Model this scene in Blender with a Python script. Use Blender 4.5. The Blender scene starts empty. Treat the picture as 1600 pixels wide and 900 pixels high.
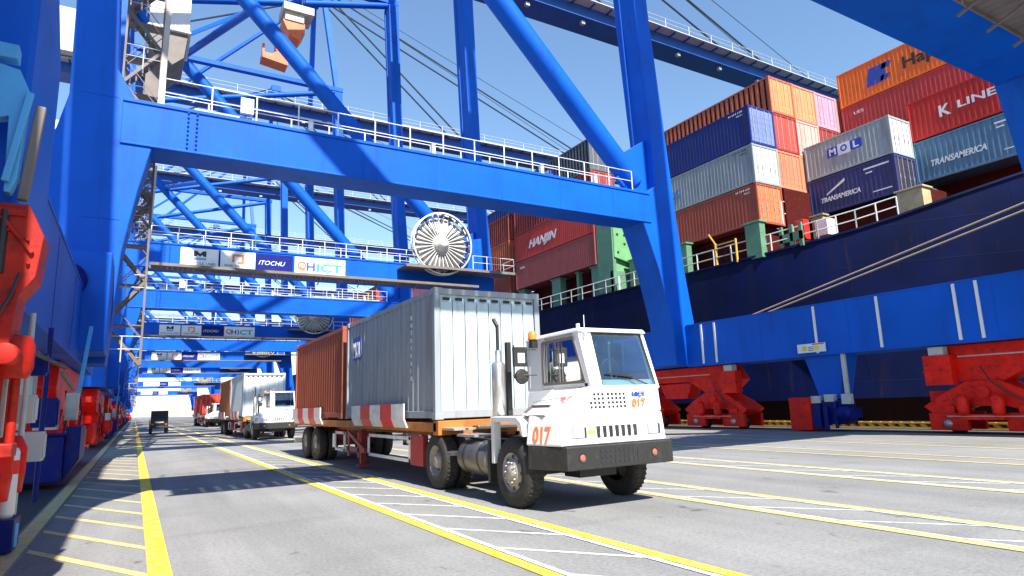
import bpy, bmesh, math, random
from mathutils import Vector, Matrix
random.seed(7)
R = math.radians
SC = bpy.context.scene
COL = SC.collection

# ------------------------------------------------------------------ camera
cam_d = bpy.data.cameras.new('camera'); cam = bpy.data.objects.new('camera', cam_d); COL.objects.link(cam)
cam_d.sensor_fit = 'HORIZONTAL'; cam_d.sensor_width = 36.0; cam_d.lens = 22.3538
cam_d.clip_start = 0.1; cam_d.clip_end = 6000
cam.matrix_world = Matrix([[0.863604, -0.062441, -0.500288, 0.0], [-0.503126, -0.170551, -0.847217, 0.0], [-0.032423, 0.983368, -0.178705, 1.55], [0, 0, 0, 1]])
SC.camera = cam
SC.render.resolution_x = 1024; SC.render.resolution_y = 576
# ------------------------------------------------------------------ sky and sun
SUN_EL, SUN_AZ = 48.0, 2.6          # azimuth: degrees the sun stands off -Y towards -X
w = bpy.data.worlds.new('World'); SC.world = w; w.use_nodes = True
nt = w.node_tree; bg = nt.nodes['Background']
sky = nt.nodes.new('ShaderNodeTexSky'); sky.sky_type = 'NISHITA'; sky.sun_disc = False
sky.sun_elevation = R(SUN_EL); sky.sun_rotation = R(180 + SUN_AZ)
sky.air_density = 1.45; sky.dust_density = 0.15; sky.ozone_density = 6.0
nt.links.new(sky.outputs[0], bg.inputs[0]); bg.inputs[1].default_value = 0.10
sl = bpy.data.lights.new('sun', 'SUN'); sl.energy = 5.0; sl.angle = R(0.5); sl.color = (1.0, 0.955, 0.88)
so = bpy.data.objects.new('sun', sl); COL.objects.link(so)
dv = Vector((math.sin(R(SUN_AZ))*math.cos(R(SUN_EL)), math.cos(R(SUN_AZ))*math.cos(R(SUN_EL)), -math.sin(R(SUN_EL))))
so.rotation_euler = dv.to_track_quat('-Z', 'Y').to_euler(); so.location = (0, -40, 60)
SC.view_settings.view_transform = 'Standard'; SC.view_settings.look = 'None'
SC.view_settings.exposure = 1.08; SC.view_settings.gamma = 1.0
SC.view_settings.use_curve_mapping = False

# ------------------------------------------------------------------ materials
def mat(name, col, rough=0.5, metal=0.0, var=0.12, scale=1.5, dirt=None, dirt_amt=0.35, bump=0.0, bscale=30, streak=False, spec=0.5, runs=None):
    m = bpy.data.materials.new(name); m.use_nodes = True; n = m.node_tree.nodes; l = m.node_tree.links
    b = n['Principled BSDF']
    b.inputs['Roughness'].default_value = rough; b.inputs['Metallic'].default_value = metal
    b.inputs['Specular IOR Level'].default_value = spec
    tc = n.new('ShaderNodeTexCoord'); mp = n.new('ShaderNodeMapping'); l.new(tc.outputs['Object'], mp.inputs[0])
    nz = n.new('ShaderNodeTexNoise'); nz.inputs['Scale'].default_value = scale; nz.inputs['Detail'].default_value = 6
    l.new(mp.outputs[0], nz.inputs['Vector'])
    r = n.new('ShaderNodeMapRange'); l.new(nz.outputs[0], r.inputs[0])
    r.inputs[1].default_value = .3; r.inputs[2].default_value = .7; r.inputs[3].default_value = 1-var; r.inputs[4].default_value = 1+var
    mx = n.new('ShaderNodeVectorMath'); mx.operation = 'SCALE'; mx.inputs[0].default_value = col[:3]; l.new(r.outputs[0], mx.inputs['Scale'])
    out = mx.outputs[0]
    if dirt:
        n2 = n.new('ShaderNodeTexNoise'); n2.inputs['Scale'].default_value = scale*(2.6 if not streak else 3.0); n2.inputs['Detail'].default_value = 8
        n2.inputs['Roughness'].default_value = .65
        if streak:
            m2 = n.new('ShaderNodeMapping'); m2.inputs['Scale'].default_value = (1, 1, .12); l.new(tc.outputs['Object'], m2.inputs[0]); l.new(m2.outputs[0], n2.inputs['Vector'])
        else: l.new(mp.outputs[0], n2.inputs['Vector'])
        r2 = n.new('ShaderNodeMapRange'); l.new(n2.outputs[0], r2.inputs[0]); r2.inputs[1].default_value = .52; r2.inputs[2].default_value = .75
        r2.inputs[3].default_value = 0; r2.inputs[4].default_value = dirt_amt
        mm = n.new('ShaderNodeMix'); mm.data_type = 'RGBA'; l.new(r2.outputs[0], mm.inputs[0]); l.new(out, mm.inputs[6]); mm.inputs[7].default_value = (*dirt, 1)
        out = mm.outputs[2]
    if runs:      # thin vertical rust and dirt runs with their own shape
        n4 = n.new('ShaderNodeTexNoise'); n4.inputs['Scale'].default_value = runs[1]; n4.inputs['Detail'].default_value = 5; n4.inputs['Roughness'].default_value = .6
        m4 = n.new('ShaderNodeMapping'); m4.inputs['Scale'].default_value = (1, 1, .05); l.new(tc.outputs['Object'], m4.inputs[0]); l.new(m4.outputs[0], n4.inputs['Vector'])
        n5 = n.new('ShaderNodeTexNoise'); n5.inputs['Scale'].default_value = .6; n5.inputs['Detail'].default_value = 3; l.new(tc.outputs['Object'], n5.inputs['Vector'])
        r4 = n.new('ShaderNodeMapRange'); l.new(n4.outputs[0], r4.inputs[0]); r4.inputs[1].default_value = .58; r4.inputs[2].default_value = .72; r4.inputs[4].default_value = runs[2]
        r5 = n.new('ShaderNodeMapRange'); l.new(n5.outputs[0], r5.inputs[0]); r5.inputs[1].default_value = .45; r5.inputs[2].default_value = .62
        ml = n.new('ShaderNodeMath'); ml.operation = 'MULTIPLY'; l.new(r4.outputs[0], ml.inputs[0]); l.new(r5.outputs[0], ml.inputs[1])
        m5 = n.new('ShaderNodeMix'); m5.data_type = 'RGBA'; l.new(ml.outputs[0], m5.inputs[0]); l.new(out, m5.inputs[6]); m5.inputs[7].default_value = (*runs[0], 1); out = m5.outputs[2]
    l.new(out, b.inputs['Base Color'])
    if bump:
        n3 = n.new('ShaderNodeTexNoise'); n3.inputs['Scale'].default_value = bscale; n3.inputs['Detail'].default_value = 4; l.new(mp.outputs[0], n3.inputs['Vector'])
        bp = n.new('ShaderNodeBump'); bp.inputs['Strength'].default_value = bump; bp.inputs['Distance'].default_value = .02
        l.new(n3.outputs[0], bp.inputs['Height']); l.new(bp.outputs[0], b.inputs['Normal'])
    return m
RUST = (.12, .05, .025); GRIME = (.05, .045, .04)
M = dict(
 blue=mat('crane_blue_paint', (.0006, .097, .55), .5, spec=.2, runs=((.03, .035, .08), 5, .6), var=.12, scale=.5, dirt=(.004, .035, .24), dirt_amt=.5, bump=.1, bscale=3, streak=True),
 dblue=mat('dark_blue_paint', (.002, .010, .16), .5, spec=.2, dirt=GRIME, dirt_amt=.5, scale=1.2),
 boomb=mat('boom_blue_paint', (.006, .075, .36), .5, dirt=GRIME, dirt_amt=.4, scale=.6),
 reelw=mat('reel_pale_metal', (.66, .64, .60), .5, var=.06, dirt=(.40, .34, .28), dirt_amt=.4, scale=1.2),
 lblue=mat('light_blue_paint', (.08, .38, .70), .4, var=.08, dirt=GRIME, dirt_amt=.25),
 farblue=mat('pale_blue_paint', (.05, .22, .50), .5),
 red=mat('red_bogie_paint', (.72, .012, .004), .5, spec=.25, var=.22, scale=1.8, dirt=(.09, .012, .008), dirt_amt=.9, bump=.15, bscale=8),
 dimred=mat('sun_dimmed_red_paint', (.40, .014, .006), .55, var=.25, scale=3, spec=.25, dirt=(.06, .012, .008), dirt_amt=.9, bump=.2, bscale=12),  # bogie red again, base colour darkened to tame direct sun on near parts
 dred=mat('dark_red_oxide', (.07, .008, .006), .8, spec=.1, dirt=GRIME, dirt_amt=.5),
 white=mat('white_paint', (.78, .78, .76), .35, var=.03, dirt=(.45, .40, .32), dirt_amt=.3, scale=2.2, streak=True),
 cabw=mat('cab_white_paint', (.80, .80, .79), .28, var=.02, scale=1.5, dirt=(.55, .50, .42), dirt_amt=.22, streak=True),
 offw=mat('grey_cabinet_paint', (.50, .51, .49), .5, var=.06, dirt=(.28, .25, .2), dirt_amt=.4),
 beige=mat('beige_metal', (.52, .47, .38), .55, dirt=RUST, dirt_amt=.3),
 taupe=mat('taupe_galvanised', (.17, .145, .13), .6, dirt=RUST, dirt_amt=.4),
 gal=mat('galvanised_steel', (.45, .46, .46), .45, .6, dirt=(.25, .22, .18), dirt_amt=.4),
 steel=mat('brushed_tank_metal', (.17, .16, .15), .42, .7, var=.2, scale=3, dirt=GRIME, dirt_amt=.5),
 chrome=mat('stack_metal', (.62, .61, .59), .3, .8, dirt=(.3, .25, .2), dirt_amt=.3),
 black=mat('black_bumper_steel', (.022, .021, .020), .5, dirt=(.09, .075, .06), dirt_amt=.5, scale=3, bump=.1),
 dark=mat('dark_interior', (.02, .02, .022), .6),
 rubber=mat('tyre_rubber', (.028, .026, .024), .85, dirt=(.10, .08, .06), dirt_amt=.6, scale=5, bump=.2, bscale=50),
 rim=mat('wheel_rim_metal', (.34, .31, .28), .55, .1, dirt=(.13, .09, .06), dirt_amt=.7, scale=9),
 orange=mat('orange_brown_chassis', (.44, .15, .02), .6, var=.2, dirt=RUST, dirt_amt=.7, scale=2.2),
 chred=mat('chassis_red', (.42, .03, .025), .5, dirt=GRIME, dirt_amt=.6, scale=4),
 strR=mat('striped_plate_red', (.80, .018, .01), .45, dirt=RUST, dirt_amt=.4, scale=3),
 strW=mat('striped_plate_white', (.84, .80, .76), .45, dirt=RUST, dirt_amt=.4, scale=3),
 beacon=mat('orange_beacon_plastic', (.85, .22, .03), .3, var=.05),
 lampred=mat('red_lamp_lens', (.60, .13, .08), .2, var=.1, scale=8),
 lampc=mat('clear_lamp_lens', (.72, .74, .76), .12, var=.05),
 tfull=mat('orange_red_lettering', (.75, .20, .06), .5, var=.05),
 tblue=mat('blue_lettering', (.02, .07, .40), .5, var=.05),
 mblue=mat('bright_blue_logo_paint', (.012, .06, .50), .5, var=.08),
 twhite=mat('white_lettering', (.75, .76, .76), .55, var=.05),
 tblack=mat('black_lettering', (.03, .025, .03), .6, var=.05),
 teal=mat('teal_lettering', (.02, .36, .42), .5, var=.05),
 yellowp=mat('yellow_label_paint', (.72, .68, .05), .5),
 hull=mat('navy_hull_paint', (.001, .0045, .038), .55, spec=.12, runs=((.05, .022, .012), 2.5, .5), var=.4, scale=.35, dirt=(.010, .008, .018), dirt_amt=.6, bump=.12, bscale=1.2, streak=True),
 boot=mat('red_boot_topping', (.003, .001, .001), .95, spec=.02, dirt=(.006, .002, .002), dirt_amt=.6),
 sgreen=mat('ship_green_paint', (.10, .24, .14), .55, dirt=RUST, dirt_amt=.5, scale=2),
 lgreen=mat('light_green_plate', (.14, .36, .15), .5, dirt=(.1, .25, .1), dirt_amt=.3),
 ochre=mat('ochre_pedestal_paint', (.42, .36, .20), .6, dirt=RUST, dirt_amt=.5),
 rope=mat('mooring_rope', (.34, .26, .20), .9, bump=.4, bscale=40),
 cable=mat('dark_steel_cable', (.03, .045, .07), .5, .4),
 yellowk=mat('yellow_black_edge', (.70, .38, .05), .6, dirt=GRIME, dirt_amt=.5),
 spread=mat('orange_spreader_paint', (.72, .16, .05), .5, dirt=RUST, dirt_amt=.5),
 concrete=mat('kerb_concrete', (.24, .23, .21), .85, dirt=GRIME, dirt_amt=.4, bump=.3),
)
def glass():
    m = bpy.data.materials.new('cab_glass'); m.use_nodes = True; n = m.node_tree.nodes; l = m.node_tree.links
    b = n['Principled BSDF']; b.inputs['Base Color'].default_value = (.55, .72, .75, 1); b.inputs['Roughness'].default_value = .04
    b.inputs['Specular IOR Level'].default_value = .9
    t = n.new('ShaderNodeBsdfTransparent'); t.inputs[0].default_value = (.55, .74, .76, 1)
    mx = n.new('ShaderNodeMixShader'); fr = n.new('ShaderNodeFresnel'); fr.inputs[0].default_value = 1.3
    g = n.new('ShaderNodeBsdfGlossy'); g.inputs['Roughness'].default_value = .03; g.inputs['Color'].default_value = (.9, .97, 1, 1)
    nz = n.new('ShaderNodeTexNoise'); nz.inputs['Scale'].default_value = 3; mr = n.new('ShaderNodeMapRange'); l.new(nz.outputs[0], mr.inputs[0]); mr.inputs[3].default_value = .05; mr.inputs[4].default_value = .22
    ad = n.new('ShaderNodeMath'); ad.operation = 'ADD'; ad.use_clamp = True; l.new(fr.outputs[0], ad.inputs[0]); l.new(mr.outputs[0], ad.inputs[1])
    l.new(ad.outputs[0], mx.inputs[0]); l.new(t.outputs[0], mx.inputs[1]); l.new(g.outputs[0], mx.inputs[2]); l.new(mx.outputs[0], n['Material Output'].inputs[0])
    return m
M['glass'] = glass()
def asphalt():
    m = bpy.data.materials.new('asphalt'); m.use_nodes = True; n = m.node_tree.nodes; l = m.node_tree.links; b = n['Principled BSDF']
    b.inputs['Roughness'].default_value = .88; b.inputs['Specular IOR Level'].default_value = .25
    tc = n.new('ShaderNodeTexCoord')
    def noise(s, d=5, rough=.6, sc=(1, 1, 1)):
        mp = n.new('ShaderNodeMapping'); mp.inputs['Scale'].default_value = sc; l.new(tc.outputs['Object'], mp.inputs[0])
        x = n.new('ShaderNodeTexNoise'); x.inputs['Scale'].default_value = s; x.inputs['Detail'].default_value = d; x.inputs['Roughness'].default_value = rough
        l.new(mp.outputs[0], x.inputs['Vector']); return x.outputs[0]
    def rng(o, a, b_, c, d):
        r = n.new('ShaderNodeMapRange'); l.new(o, r.inputs[0]); r.inputs[1].default_value = a; r.inputs[2].default_value = b_; r.inputs[3].default_value = c; r.inputs[4].default_value = d; return r.outputs[0]
    def mul(a, b_):
        x = n.new('ShaderNodeMath'); x.operation = 'MULTIPLY'; l.new(a, x.inputs[0]); l.new(b_, x.inputs[1]); return x.outputs[0]
    f = mul(rng(noise(.35, 4), .3, .7, .86, 1.10), rng(noise(22, 3, .8), .3, .7, .76, 1.24))
    f = mul(f, rng(noise(90, 2, .8), .35, .65, .84, 1.16))
    f = mul(f, rng(noise(.5, 5, .6, (1.6, .10, 1)), .38, .66, 1.06, .80))      # tyre tracks along the lanes
    f = mul(f, rng(noise(1.7, 7, .72, (1, .55, 1)), .615, .68, 1, .5)); f = mul(f, rng(noise(.8, 3, .5, (.25, 1, 1)), .60, .75, 1, .82))          # oil spots and scuffs
    c = n.new('ShaderNodeVectorMath'); c.operation = 'SCALE'; c.inputs[0].default_value = (.243, .240, .230); l.new(f, c.inputs['Scale'])
    l.new(c.outputs[0], b.inputs['Base Color'])
    bp = n.new('ShaderNodeBump'); bp.inputs['Strength'].default_value = .35; bp.inputs['Distance'].default_value = .01; l.new(noise(60, 3), bp.inputs['Height']); l.new(bp.outputs[0], b.inputs['Normal'])
    return m
M['asphalt'] = asphalt()
def hull_seams():
    m = M['hull']; n = m.node_tree.nodes; l = m.node_tree.links; b = n['Principled BSDF']
    tc = n.new('ShaderNodeTexCoord'); sx = n.new('ShaderNodeSeparateXYZ'); cb = n.new('ShaderNodeCombineXYZ'); l.new(tc.outputs['Object'], sx.inputs[0]); l.new(sx.outputs['Y'], cb.inputs['X']); l.new(sx.outputs['Z'], cb.inputs['Y'])
    br = n.new('ShaderNodeTexBrick'); br.inputs['Scale'].default_value = 1; br.inputs['Brick Width'].default_value = 6.5; br.inputs['Row Height'].default_value = 2.1; br.inputs['Mortar Size'].default_value = .03; br.inputs['Mortar Smooth'].default_value = .3
    l.new(cb.outputs[0], br.inputs['Vector']); bp = n.new('ShaderNodeBump'); bp.inputs['Strength'].default_value = .3; bp.inputs['Distance'].default_value = .03; l.new(br.outputs['Fac'], bp.inputs['Height'])
    old = b.inputs['Normal'].links[0].from_socket; l.new(old, bp.inputs['Normal']); l.new(bp.outputs[0], b.inputs['Normal'])
hull_seams()
def paint(name, col, wear=.5):
    m = bpy.data.materials.new(name); m.use_nodes = True; n = m.node_tree.nodes; l = m.node_tree.links; b = n['Principled BSDF']
    b.inputs['Roughness'].default_value = .75
    tc = n.new('ShaderNodeTexCoord'); x = n.new('ShaderNodeTexNoise'); x.inputs['Scale'].default_value = 7; x.inputs['Detail'].default_value = 8; x.inputs['Roughness'].default_value = .75
    l.new(tc.outputs['Object'], x.inputs['Vector'])
    r = n.new('ShaderNodeMapRange'); l.new(x.outputs[0], r.inputs[0]); r.inputs[1].default_value = .48; r.inputs[2].default_value = .62; r.inputs[4].default_value = wear
    mm = n.new('ShaderNodeMix'); mm.data_type = 'RGBA'; l.new(r.outputs[0], mm.inputs[0]); mm.inputs[6].default_value = (*col, 1); mm.inputs[7].default_value = (.26, .26, .25, 1)
    l.new(mm.outputs[2], b.inputs['Base Color']); return m
M['ly'] = paint('yellow_line_paint', (.80, .56, .03), .55)
M['lyf'] = paint('faded_yellow_line_paint', (.62, .48, .17), .7)
M['lw'] = paint('white_line_paint', (.70, .70, .68), .7)
def water():
    m = mat('harbour_water', (.02, .06, .07), .12, bump=.6, bscale=1.5); return m
M['water'] = water()
_cc = {}
def cmat(col):
    k = tuple(round(c, 3) for c in col)
    if k not in _cc:
        _cc[k] = mat('container_paint', col, .55, spec=.3, runs=((.12, .045, .02), 6, .6), var=.07, scale=1.1, dirt=(col[0]*.4+.06, col[1]*.35+.028, col[2]*.35+.015), dirt_amt=.8, streak=True)
    return _cc[k]

# ------------------------------------------------------------------ mesh kit
class MB:
    def __init__(s): s.v = []; s.f = []; s.m = []; s.mats = []; s.cur = 0; s.sm = []; s.smooth = False
    def use(s, m):
        if m not in s.mats: s.mats.append(m)
        s.cur = s.mats.index(m); return s
    def add(s, vs, fs):
        o = len(s.v); s.v += [tuple(v) for v in vs]
        for f in fs: s.f.append([i+o for i in f]); s.m.append(s.cur); s.sm.append(s.smooth)
        return s
    def box(s, x0, x1, y0, y1, z0, z1):
        return s.add([(x0,y0,z0),(x1,y0,z0),(x1,y1,z0),(x0,y1,z0),(x0,y0,z1),(x1,y0,z1),(x1,y1,z1),(x0,y1,z1)],
                     [(0,3,2,1),(4,5,6,7),(0,1,5,4),(1,2,6,5),(2,3,7,6),(3,0,4,7)])
    def hull8(s, a, b):      # two quads (4 points each, same winding)
        return s.add(list(a)+list(b), [(3,2,1,0),(4,5,6,7),(0,1,5,4),(1,2,6,5),(2,3,7,6),(3,0,4,7)])
    def prism(s, poly, ax, a, b):
        n = len(poly)
        def P(p, t): return {'x': (t, p[0], p[1]), 'y': (p[0], t, p[1]), 'z': (p[0], p[1], t)}[ax]
        vs = [P(p, a) for p in poly]+[P(p, b) for p in poly]
        fs = [list(range(n))[::-1], list(range(n, 2*n))]+[(i, (i+1) % n, n+(i+1) % n, n+i) for i in range(n)]
        return s.add(vs, fs)
    def tube(s, p, q, r, n=10, r2=None, cap=True):
        p = Vector(p); q = Vector(q); d = (q-p).normalized(); u = d.orthogonal().normalized(); w_ = d.cross(u); r2 = r if r2 is None else r2
        vs = []
        for c, rr in ((p, r), (q, r2)):
            for i in range(n):
                a = 2*math.pi*i/n; vs.append(c+u*(rr*math.cos(a))+w_*(rr*math.sin(a)))
        sm = s.smooth; s.smooth = n > 6
        s.add(vs, [(i, (i+1) % n, n+(i+1) % n, n+i) for i in range(n)]); s.smooth = sm
        if cap: s.add(vs, [list(range(n))[::-1], list(range(n, 2*n))])
        return s
    def path(s, pts, r, n=6):
        for a, b in zip(pts[:-1], pts[1:]): s.tube(a, b, r, n)
        return s
    def bar(s, p, q, wx, wz):   # rectangular bar between points
        p = Vector(p); q = Vector(q); d = (q-p).normalized(); up = Vector((0, 0, 1)) if abs(d.z) < .9 else Vector((0, 1, 0))
        u = d.cross(up).normalized()*(wx/2); v = u.cross(d).normalized()*(wz/2)
        a = [p-u-v, p+u-v, p+u+v, p-u+v]; b = [q-u-v, q+u-v, q+u+v, q-u+v]
        return s.hull8(a, b)
    def lathe(s, prof, c, ax='x', n=28):   # prof: (radius, offset along ax)
        c = Vector(c); vs = []; k = len(prof)
        for i in range(n):
            a = 2*math.pi*i/n
            for r, o in prof:
                e = (r*math.cos(a), r*math.sin(a))
                vs.append(c+Vector({'x': (o, e[0], e[1]), 'y': (e[0], o, e[1]), 'z': (e[0], e[1], o)}[ax]))
        fs = [(i*k+j, i*k+j+1, ((i+1) % n)*k+j+1, ((i+1) % n)*k+j) for i in range(n) for j in range(k-1)]
        sm = s.smooth; s.smooth = True; s.add(vs, fs); s.smooth = sm; return s
    def build(s, name, parent=None, bevel=0, label=None, segs=2):
        me = bpy.data.meshes.new(name); me.from_pydata([tuple(v) for v in s.v], [], s.f)
        for m in s.mats: me.materials.append(m)
        me.polygons.foreach_set('material_index', s.m); me.polygons.foreach_set('use_smooth', s.sm)
        bm = bmesh.new(); bm.from_mesh(me); bmesh.ops.recalc_face_normals(bm, faces=bm.faces)
        bm.to_mesh(me); bm.free(); me.update()
        o = bpy.data.objects.new(name, me); COL.objects.link(o); o.parent = parent
        if bevel:
            md = o.modifiers.new('bevel', 'BEVEL'); md.width = bevel; md.segments = segs; md.limit_method = 'ANGLE'; md.angle_limit = R(40)
        if label: o['label'] = label
        return o
def new(m): return MB().use(M[m] if isinstance(m, str) else m)
def tag(o, label, cat, group=None, kind=None):
    if label: o['label'] = label
    if cat: o['category'] = cat
    if group: o['group'] = group
    if kind: o['kind'] = kind
    return o
def thing(name, loc, label, cat, group=None):
    o = bpy.data.objects.new(name, None); COL.objects.link(o); o.location = loc; o.empty_display_size = .3
    return tag(o, label, cat, group)
def struct(mb, name): o = mb.build(name); o['kind'] = 'structure'; return o
def copy_tree(o, parent=None):
    c = o.copy(); COL.objects.link(c); c.parent = parent
    for ch in list(o.children): copy_tree(ch, c)
    return c
def text_into(mb, body, origin, size, facing='-x', width=None, shear=0, mat_=None, ext=.006, slant=0, bold=0):
    cu = bpy.data.curves.new('t', 'FONT'); cu.body = body; cu.size = size; cu.extrude = ext; cu.shear = shear; cu.align_x = 'LEFT'; cu.offset = bold
    cu.resolution_u = 3
    to = bpy.data.objects.new('t', cu); COL.objects.link(to); bpy.context.view_layer.update()
    me = bpy.data.meshes.new_from_object(to)
    xs = [v.co.x for v in me.vertices]; sx = 1
    if width and xs: sx = width/(max(xs)-min(xs))
    x0 = min(xs)
    if mat_: mb.use(mat_)
    O = Vector(origin)
    def T(c):
        x = (c.x-x0)*sx; y = c.y+x*slant
        if facing == '-x': return O+Vector((-c.z, -x, y))
        if facing == '-y': return O+Vector((x, -c.z, y))
    mb.add([T(v.co) for v in me.vertices], [list(p.vertices) for p in me.polygons])
    bpy.data.objects.remove(to); bpy.data.curves.remove(cu); bpy.data.meshes.remove(me)

# ------------------------------------------------------------------ ground, water
g = new('asphalt'); g.add([(-300,-60,0),(28.2,-60,0),(28.2,900,0),(-300,900,0)], [(0,1,2,3)])
g.add([(28.2,-60,0),(28.2,-60,-4),(28.2,900,-4),(28.2,900,0)], [(0,1,2,3)])
struct(g, 'ground')
struct(new('water').add([(28.2,-300,-2.6),(3000,-300,-2.6),(3000,4000,-2.6),(28.2,4000,-2.6)], [(0,1,2,3)]), 'water')
struct(new('water').add([(-3000,900,-.6),(28.2,900,-.6),(28.2,4000,-.6),(-3000,4000,-.6)], [(0,1,2,3)]), 'far_water')
Z1 = .004; Z2 = .008
def strip(mb, x0, x1, y0, y1, z): mb.add([(x0,y0,z),(x1,y0,z),(x1,y1,z),(x0,y1,z)], [(0,1,2,3)])
ly = new('ly')
for x0, x1 in ((.21, .42), (3.29, 3.44), (4.56, 4.72)): strip(ly, x0, x1, -8, 190, Z2)
struct(ly, 'yellow_lane_lines')
lf = new('lyf')
for x0, x1 in ((7.38, 7.54), (8.50, 8.66), (11.35, 11.5), (12.5, 12.65), (15.4, 15.55), (16.5, 16.65), (19.3, 19.45), (20.4, 20.5), (23.2, 23.35)): strip(lf, x0, x1, -12, 190, Z2)
struct(lf, 'faded_lane_lines')
lw = new('lw')
for x0, x1 in ((3.46, 3.53), (4.46, 4.54), (7.56, 7.60), (8.44, 8.48), (11.52, 11.58), (12.42, 12.48)): strip(lw, x0, x1, -8, 190, Z2)
def hatch(mb, xa, xb, yst, dy, slope, wd, z, n):
    for i in range(n):
        y = yst+i*dy; mb.add([(xa,y,z),(xb,y+slope,z),(xb,y+slope+wd,z),(xa,y+wd,z)], [(0,1,2,3)])
hatch(lw, 3.46, 4.56, -7.5, 1.4, -1.5, .11, Z1, 120)
hatch(lw, 7.56, 8.5, -7.5, 1.4, -1.3, .09, Z1, 90)
hatch(lw, 11.52, 12.5, -7.5, 1.4, -1.4, .10, Z1, 60)
struct(lw, 'white_hatching')
lh = new('lyf'); hatch(lh, -1.0, .21, 3.5, 1.56, -2.3, .24, Z1, 60); struct(lh, 'yellow_hatching')
# landside rail trench with kerb, seaside rail
tr = new('concrete'); tr.box(-1.24, -1.02, -20, 190, 0, .03)
struct(tr, 'kerb_strip')
ke = new('lyf'); strip(ke, -1.23, -1.03, -20, 190, .034); struct(ke, 'kerb_line')
rl = new('dark')
for x in (-2.3, 25.5): rl.box(x-.045, x+.045, -30, 200, 0, .03)
strip(rl, -3.1, -1.3, -20, 190, Z1); strip(rl, 25.0, 26.0, -20, 190, Z1)
struct(rl, 'crane_rails')
# quay edge kerb with black and yellow bars
qk = thing('quay_kerb_rail', (27.0, 12, 0), 'low orange and black barred kerb rail along the quay edge under the ship', 'kerb rail')
q = new('concrete'); q.box(-.2, .9, -30, 180, 0, .06); q.build('base', qk)
q = new('yellowk'); q.box(-.16, .02, -30, 180, .06, .12); q.box(-.16, .02, -30, 180, .24, .30)
y = -4
while y < 60: q.bar((-.07, y, .10), (-.07, y+.2, .26), .16, .13); y += .42
q.build('barred_rail', qk)
q = new('dark'); q.box(.03, .12, -30, 180, .06, .34); q.build('backing_board', qk)

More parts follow.
